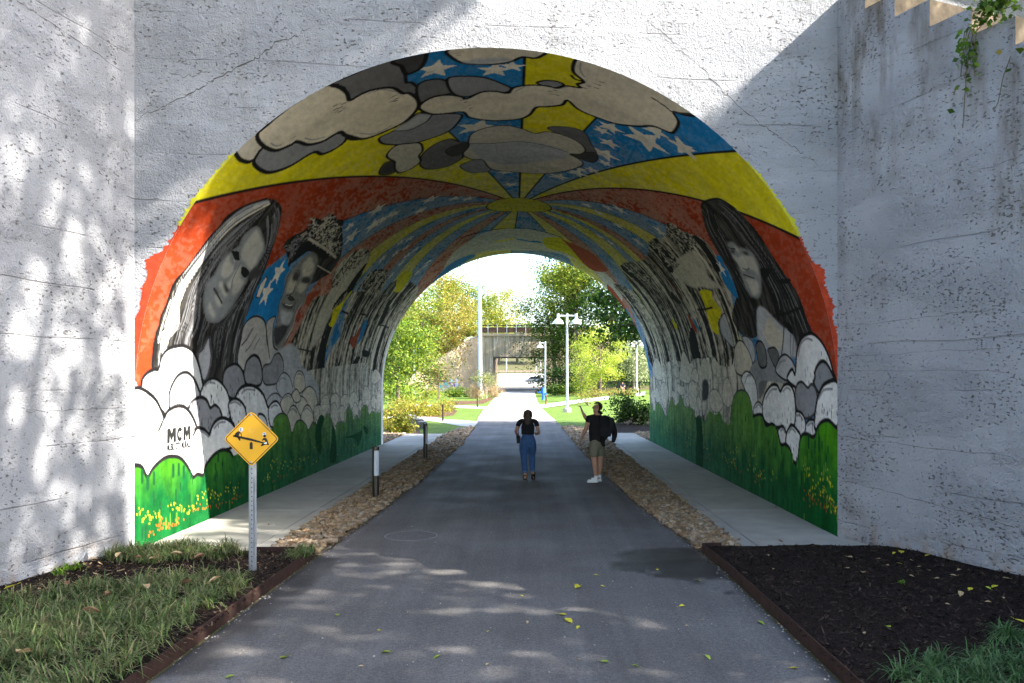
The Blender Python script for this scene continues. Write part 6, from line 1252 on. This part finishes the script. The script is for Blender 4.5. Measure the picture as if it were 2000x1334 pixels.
class Fig:
    def __init__(s): s.n = []; s.e = []
    def p(s, x, y, z, rx, ry=None, to=None):
        s.n.append((x, y, z, rx, ry or rx)); i = len(s.n)-1
        if to is not None: s.e.append((to, i))
        return i
    def chain(s, start, pts):
        for q in pts: start = s.p(*q, to=start)
        return start
    def hand(s, wrist, palm, d, side, curl, th):
        """palm + five unequal curled fingers; d: pointing direction, side: towards the thumb"""
        d = Vector(d).normalized(); sd = Vector(side).normalized(); nr = d.cross(sd); a = Vector(palm); c = s.p(*a, .030, .018, to=wrist); kn = a+d*.045
        for j, (off, ln) in enumerate(((.030, .066), (.010, .074), (-.010, .069), (-.030, .054))):
            b = kn+sd*off; i = s.p(*b, .0095, to=c); m1 = b+d*ln*.5+nr*curl*ln*.25; i = s.p(*m1, .0085, to=i); m2 = m1+d*ln*.35+nr*curl*ln*.6; s.p(*m2, .0075, to=i)
        b = a+sd*.036+d*.005; i = s.p(*b, .0115, to=c); m1 = b+d*.03+sd*.018+nr*curl*.01; i = s.p(*m1, .010, to=i); s.p(*(m1+d*.028+nr*curl*.018*th), .0085, to=i)
M_skin = simple('skin', (.42, .22, .14), .55, var=.06, spec=.35); M_skin2 = simple('fair_skin', (.46, .25, .17), .55, var=.06); M_tee = simple('black_cotton', (.012, .012, .014), .9, var=.3, scale=20, bump=.3, bscale=25); M_jean = simple('blue_denim', (.035, .085, .20), .85, var=.25, scale=14, bump=.3, bscale=30); M_hairw = simple('dark_brown_hair', (.045, .026, .016), .5, var=.4, scale=30, bump=.5, bscale=60); M_hairm = simple('short_brown_hair', (.035, .02, .013), .6, var=.3, scale=40, bump=.6, bscale=80); M_short = simple('olive_cotton', (.17, .16, .115), .9, var=.15, scale=12, bump=.3, bscale=22); M_shoe = simple('white_leather', (.70, .70, .70), .5, var=.05); M_leath = simple('black_leather', (.012, .011, .011), .45, var=.2); M_eye = simple('eye_dark', (.02, .015, .012), .3)
# woman walking away, left foot down, right heel lifted
wx, wy = gp(1031, 937); W_ = empty('person', (wx, wy, .006), label='woman in black tee and blue jeans walking away with long dark hair', cat='person')
f = Fig(); pel = f.p(0, 0, .93, .13, .10); ab = f.p(0, .005, 1.10, .105, .08, to=pel); ch = f.p(0, .01, 1.26, .115, .085, to=ab); cl = f.p(0, .0, 1.385, .09, .07, to=ch); nk = f.p(0, .005, 1.455, .052, .052, to=cl); h0 = f.p(0, .02, 1.515, .064, .075, to=nk); h1 = f.p(0, .015, 1.60, .076, .09, to=h0); f.p(0, .0, 1.662, .052, .06, to=h1)
nz = f.p(0, .108, 1.575, .014, .016, to=h1)
for s_, sh, el, wr, hd in ((-1, (-.185, -.005, 1.37), (-.285, -.02, 1.13), (-.245, .13, 1.02), (-.225, .19, 1.0)), (1, (.18, -.005, 1.37), (.262, -.01, 1.10), (.225, .16, 1.06), (.20, .22, 1.06))):
    a = f.p(*sh, .06, .055, to=cl); a = f.p(*Vector(sh).lerp(Vector(el), .5), .046, to=a); a = f.p(*el, .040, to=a); a = f.p(*Vector(el).lerp(Vector(wr), .35), .040, to=a); a = f.p(*wr, .026, .022, to=a); f.hand(a, hd, Vector(hd)-Vector(wr), (0, 0, 1), .8*s_, 1)
lk = {}
for s_, pts in ((-1, [(-.095, 0, .80, .098), (-.088, .02, .55, .064), (-.08, -.0, .40, .062), (-.062, -.03, .12, .038), (-.06, -.035, .05, .036, .04)]), (1, [(.095, .01, .80, .098), (.088, .075, .56, .064), (.092, .02, .42, .062), (.112, -.10, .20, .038), (.115, -.12, .15, .036)])): lk[s_] = f.chain(pel, pts)
a = f.p(-.068, .05, .03, .036, .026, to=lk[-1]); f.p(-.072, .13, .022, .036, .018, to=a); a = f.p(.125, -.05, .075, .036, .026, to=lk[1]); f.p(.135, .02, .025, .036, .018, to=a)
body = skin('body', f.n, f.e, M_skin, W_)
for s_ in (-1, 1): MB().lathe([(.0, -.02), (.016, -.012), (.02, 0), (.012, .016), (.0, .02)], 8, (s_*.084, .01, 1.57), False).obj('ear', M_skin, W_, True); MB().lathe([(.0, -.010), (.011, 0), (.0, .010)], 8, (s_*.031, .098, 1.60), False).obj('eye', M_eye, W_, True)
MB().box((-.025, .098, 1.536), (.025, .104, 1.546)).obj('mouth', simple('lip', (.30, .09, .07)), W_)
f = Fig(); z_ = f.p(0, 0, 1.045, .172, .128); a = f.p(0, 0, 1.09, .168, .122, to=z_); b = f.p(0, .005, 1.15, .166, .116, to=a); c = f.p(0, .01, 1.27, .178, .125, to=b); d = f.p(0, .0, 1.385, .112, .088, to=c); f.p(0, .0, 1.435, .070, .066, to=d)
for s_, q1, q2 in ((-1, (-.19, -.005, 1.375), (-.245, -.012, 1.235)), (1, (.185, -.005, 1.375), (.228, -.008, 1.235))): e = f.p(*q1, .068, .066, to=d); f.p(*q2, .060, .060, to=e)
skin('shirt', f.n, f.e, M_tee, W_)
f = Fig(); r = f.p(0, -.005, .95, .198, .152); q1 = f.p(0, 0, 1.05, .150, .112, to=r); f.p(0, 0, 1.085, .13, .095, to=q1)
for s_, pts in ((-1, [(-.10, 0, .80, .128, .130), (-.092, .022, .56, .092), (-.084, .0, .40, .084), (-.066, -.025, .185, .066), (-.064, -.028, .15, .064)]), (1, [(.10, .01, .80, .128, .130), (.092, .075, .57, .092), (.095, .02, .43, .084), (.110, -.075, .215, .066), (.112, -.085, .18, .064)])): f.chain(r, pts)
skin('jeans', f.n, f.e, M_jean, W_)
for c_ in ((-.065, -.026, .19), (.110, -.076, .22)): MB().lathe([(.058, -.022), (.064, -.018), (.064, .018), (.058, .022)], 16, c_, False).obj('jean_cuff', simple('pale_denim', (.07, .13, .25), .85), W_, True)
f = Fig(); a = f.p(0, -.01, 1.645, .075, .085); b = f.p(0, -.03, 1.57, .094, .085, to=a); c = f.p(.0, -.045, 1.47, .098, .062, to=b); d = f.p(-.005, -.065, 1.37, .098, .045, to=c); f.p(-.005, -.085, 1.27, .07, .03, to=d); e = f.p(-.075, .03, 1.56, .028, .04, to=b); f.p(-.09, .02, 1.44, .022, .03, to=e); e = f.p(.075, .03, 1.56, .028, .04, to=b); f.p(.085, .02, 1.45, .02, .028, to=e); skin('hair', f.n, f.e, M_hairw, W_)
for c_, rx in (((-.066, .045, 0), 0), ((.125, -.05, .05), -.6)):
    s_ = MB(); s_.prism([(-.042, -.12), (.042, -.12), (.05, .06), (.03, .125), (-.03, .125), (-.046, .05)], .028, lambda a, b, d: (a, b, d)); s_.tube([(-.045, .04, .02), (-.03, .04, .062), (.03, .04, .062), (.045, .04, .02)], .012, 6); s_.tube([(-.04, -.06, .02), (-.04, -.09, .09), (0, -.115, .10), (.04, -.09, .09), (.04, -.06, .02)], .011, 6); o = s_.obj('sandal', M_leath, W_); o.location = c_; o.rotation_euler = (rx, 0, 0)
bag = empty('shoulder_bag', (wx-.225, wy+.08, .95), label='small black shoulder bag at the left hip of the woman', cat='bag')
m = MB(); m.prism([(-.11, -.09), (.11, -.09), (.125, .05), (.09, .085), (-.09, .085), (-.125, .05)], .08, lambda a, b, d: (d-.04, a, b)); m.obj('pouch', M_leath, bag); MB().prism([(-.12, -.0), (.12, -.0), (.127, .055), (.09, .092), (-.09, .092), (-.127, .055)], .092, lambda a, b, d: (d-.046, a, b)).obj('flap', M_leath, bag); MB().tube([(0, -.1, .08), (.02, -.19, .30), (.12, -.195, .44), (.28, -.12, .50), (.36, .0, .46)], .009, 5).obj('strap', M_leath, bag)
# man half turned to the left, phone raised, pack on his back
X0, Y0 = gp(1166, 942); Mn = empty('person', (X0, Y0, .006), .0, label='man in black tee and olive shorts raising a phone towards the mural', cat='person'); q_ = lambda zx, zy: ((zx-1376)*.001666, (1215-zy)*.001666)
f = Fig(); pel = f.p(.0, 0, .96, .125, .11); ab = f.p(-.005, .0, 1.14, .12, .11, to=pel); ch = f.p(-.01, .0, 1.33, .13, .115, to=ab); cl = f.p(.0, .0, 1.485, .10, .085, to=ch); nk = f.p(.01, .01, 1.56, .062, .062, to=cl); h0 = f.p(-.005, .02, 1.635, .072, .068, to=nk); h1 = f.p(.005, .02, 1.725, .098, .086, to=h0); f.p(.02, .018, 1.79, .062, .056, to=h1); f.p(-.112, .035, 1.695, .017, .014, to=h1); f.p(-.085, .035, 1.625, .028, .026, to=h0)
a = f.p(-.175, -.06, 1.47, .070, .065, to=cl); a = f.p(-.225, -.085, 1.33, .056, to=a); a = f.p(-.275, -.095, 1.21, .046, to=a); a = f.p(-.315, -.06, 1.10, .043, to=a); a = f.p(-.355, -.02, 1.00, .029, .025, to=a); f.hand(a, (-.37, .0, .955), (-.1, .12, -1), (-.3, 1, 0), .7, 1)
a = f.p(.10, .13, 1.475, .068, .064, to=cl); a = f.p(-.04, .24, 1.42, .055, to=a); a = f.p(-.19, .33, 1.40, .052, to=a); a = f.p(-.255, .36, 1.49, .05, to=a); a = f.p(-.315, .37, 1.60, .029, .025, to=a); f.hand(a, (-.335, .375, 1.645), (-.15, .0, 1), (0, -1, .2), -.9, 1)
e1 = f.chain(pel, [(-.075, -.03, .80, .105), (-.075, -.04, .56, .072), (-.06, -.06, .42, .070), (-.025, -.05, .14, .043), (-.02, -.045, .075, .042)]); a = f.p(-.075, -.05, .045, .042, .034, to=e1); f.p(-.155, -.055, .035, .040, .026, to=a)
e2 = f.chain(pel, [(.075, .05, .80, .105), (.075, .09, .57, .072), (.072, .09, .43, .070), (.062, .09, .15, .043), (.06, .09, .085, .042)]); a = f.p(.02, .10, .05, .042, .034, to=e2); f.p(-.055, .11, .037, .040, .026, to=a)
skin('body', f.n, f.e, M_skin2, Mn)
f = Fig(); z_ = f.p(0, 0, .87, .19, .16); a = f.p(0, 0, .97, .196, .160, to=z_); b = f.p(-.005, .0, 1.15, .195, .156, to=a); c = f.p(-.01, .0, 1.34, .205, .160, to=b); d = f.p(.0, .0, 1.485, .128, .105, to=c); f.p(.008, .006, 1.545, .080, .078, to=d); e = f.p(-.18, -.06, 1.475, .088, .08, to=d); f.p(-.232, -.085, 1.33, .080, .078, to=e); e = f.p(.10, .13, 1.475, .086, .08, to=d); f.p(-.02, .225, 1.425, .076, .074, to=e); skin('shirt', f.n, f.e, M_tee, Mn)
f = Fig(); r = f.p(0, 0, .93, .18, .15); f.p(0, 0, 1.06, .168, .138, to=r); f.chain(r, [(-.08, -.03, .80, .128), (-.08, -.042, .62, .116), (-.08, -.042, .575, .114)]); f.chain(r, [(.08, .05, .80, .128), (.08, .085, .63, .116), (.08, .085, .585, .114)]); skin('shorts', f.n, f.e, M_short, Mn)
V_ = []; F_ = []
for a_ in range(11):
    for b_ in range(18):
        th, ph_ = math.pi*a_/10, 2*math.pi*b_/18; k_ = 1+.03*math.sin(9*ph_+5*th); V_.append((.018+.112*k_*math.sin(th)*math.cos(ph_), .02+.098*k_*math.sin(th)*math.sin(ph_), 1.725+.118*k_*math.cos(th)))
for a_ in range(10):
    for b_ in range(18):
        q4 = (a_*18+b_, a_*18+(b_+1) % 18, (a_+1)*18+(b_+1) % 18, (a_+1)*18+b_); c_ = sum((Vector(V_[i_]) for i_ in q4), Vector())/4
        if (c_.z > 1.785 and c_.x > -.075) or (c_.x > .02 and c_.z > 1.655): F_.append(q4)
MB().add(V_, F_).obj('hair', M_hairm, Mn, True)
f = Fig(); a = f.p(-.072, .033, 1.628, .036, .05); f.p(-.03, .03, 1.65, .035, .072, to=a); skin('beard', f.n, f.e, M_hairm, Mn)
for y_ in (-.055, .10): o = MB().lathe([(.0, -.012), (.022, -.008), (.03, 0), (.018, .008), (.0, .006)], 10, cap=False).obj('ear', M_skin2, Mn, True); o.location = (.018, y_, 1.70); o.rotation_euler = (R_(90), 0, 0)
m = MB(); m.tube([(.02, -.062, 1.722), (-.075, -.05, 1.722)], .005, 4); m.tube([(-.078+.001*math.cos(t), -.012+.028*math.cos(t), 1.715+.022*math.sin(t)) for t in np.linspace(0, 6.28, 12)], .004, 4); m.tube([(-.082, .07+.026*math.cos(t), 1.715+.022*math.sin(t)) for t in np.linspace(0, 6.28, 12)], .004, 4); m.tube([(-.08, .016, 1.718), (-.082, .044, 1.718)], .004, 4); m.obj('glasses', M_leath, Mn)
for y_ in (-.012, .07): MB().lathe([(0, -.01), (.011, 0), (0, .01)], 8, (-.072, y_, 1.716), False).obj('eye', M_eye, Mn)
for (x_, y_, z_) in ((-.075, -.052, 0), (.02, .10, .006)):
    s_ = MB(); s_.prism([(-.15, -.03), (-.13, .042), (-.02, .046), (.075, .045), (.095, .0), (.075, -.045), (-.02, -.046), (-.13, -.05)], .03, lambda a, b, d: (a, b, d)); s_.prism([(-.135, -.025), (-.11, .036), (-.02, .04), (.07, .038), (.088, .0), (.07, -.038), (-.02, -.04), (-.11, -.042)], .028, lambda a, b, d: (a, b, d+.03)); s_.prism([(-.06, -.03), (-.05, .03), (.065, .034), (.08, 0), (.065, -.034)], .04, lambda a, b, d: (a, b, d+.058)); o = s_.obj('shoe', M_shoe, Mn); o.location = (x_, y_, z_); o.scale = (1.05, 1.05, 1.05)
for c_ in ((-.022, -.047, .125), (.061, .09, .13)): MB().lathe([(.047, -.03), (.05, 0), (.048, .03)], 14, c_, False).obj('sock', M_shoe, Mn, True)
ph = empty('phone', (X0-.355, Y0+.35, 1.70), label='dark phone held up in the hand of the man', cat='phone'); o = MB().box((-.006, -.038, -.05), (.006, .038, .05), .003).obj('case', M_leath, ph); MB().box((-.0075, -.034, -.046), (-.0062, .034, .046)).obj('screen', simple('phone_screen', (.02, .025, .03), .1), ph)
bk = empty('backpack', (X0+.12, Y0-.13, .9), label='black backpack with a jacket hanging on the back of the man', cat='backpack'); bk.scale = (1.22, 1.15, 1.1)
f = Fig(); a = f.p(.02, -.02, .10, .13, .10); b = f.p(.05, -.04, .28, .165, .125, to=a); c = f.p(.05, -.03, .46, .15, .115, to=b); f.p(.03, .0, .60, .10, .07, to=c); skin('pack', f.n, f.e, M_tee, bk)
f = Fig(); a = f.p(.14, -.05, .55, .07, .06); b = f.p(.20, -.06, .36, .085, .06, to=a); c = f.p(.22, -.05, .18, .07, .05, to=b); f.p(.19, -.04, .02, .035, .03, to=c); d = f.p(-.02, -.10, .06, .09, .04, to=b); f.p(.02, -.10, -.06, .07, .03, to=d); skin('jacket', f.n, f.e, simple('black_nylon', (.010, .010, .012), .7, var=.3, bump=.4, bscale=18), bk)
MB().tube([(-.02, .0, .62), (-.06, .06, .67), (-.10, .14, .60), (-.10, .22, .42)], [.03, .028, .028, .02], 6).obj('strap', M_tee, bk); MB().tube([(.0, -.04, .66), (.02, -.06, .72), (.05, -.04, .67)], .012, 5).obj('handle', M_tee, bk); MB().box((-.06, -.175, .16), (.14, -.155, .34), .01).obj('pocket', M_tee, bk)
# person sitting beyond the fence
sx_, sy_ = F(1216, 96), 96.; sz = float(terr(sx_, sy_)); P3 = empty('person', (sx_, sy_, sz), label='small distant person in navy seated behind the black fence', cat='person')
f = Fig(); pel = f.p(0, 0, .50, .15, .12); ch = f.p(0, .03, .86, .16, .11, to=pel); cl = f.p(0, .03, 1.02, .09, .08, to=ch); nk = f.p(0, .02, 1.09, .05, to=cl); h = f.p(0, .0, 1.20, .085, .09, to=nk); f.p(0, .0, 1.27, .06, .06, to=h)
for s_ in (-1, 1): a = f.p(s_*.19, .02, .99, .06, to=cl); a = f.p(s_*.25, -.08, .78, .045, to=a); a = f.p(s_*.12, -.26, .66, .03, to=a); a = f.p(s_*.10, -.40, .52, .07, to=pel) if 0 else a; k = f.chain(pel, [(s_*.10, -.2, .50, .085), (s_*.11, -.42, .48, .065), (s_*.11, -.42, .20, .05), (s_*.11, -.44, .06, .04), (s_*.11, -.54, .04, .035)])
skin('body', f.n, f.e, M_skin2, P3); f = Fig(); a = f.p(0, 0, .56, .17, .14); b = f.p(0, .03, .86, .18, .13, to=a); c = f.p(0, .03, 1.02, .11, .10, to=b)
for s_ in (-1, 1): e = f.p(s_*.19, .02, .99, .075, to=c); f.p(s_*.24, -.06, .80, .062, to=e)
skin('shirt', f.n, f.e, simple('navy_cotton', (.015, .022, .05), .9), P3); f = Fig(); a = f.p(0, .02, 1.27, .07, .075); f.p(0, .05, 1.20, .075, .07, to=a); skin('hair', f.n, f.e, simple('sandy_hair', (.22, .13, .06), .7), P3)
bn = empty('park_bench', (sx_, sy_+.05, sz), label='dark park bench under the distant seated person', cat='bench'); MB().box((-.7, -.22, .38), (.7, .22, .43)).obj('seat', M_blk, bn); MB().box((-.7, .20, .50), (.7, .24, .85)).obj('backrest', M_blk, bn)
for x_ in (-.6, .6): MB().box((x_-.03, -.2, 0), (x_+.03, .2, .38)).obj('leg', M_blk, bn)
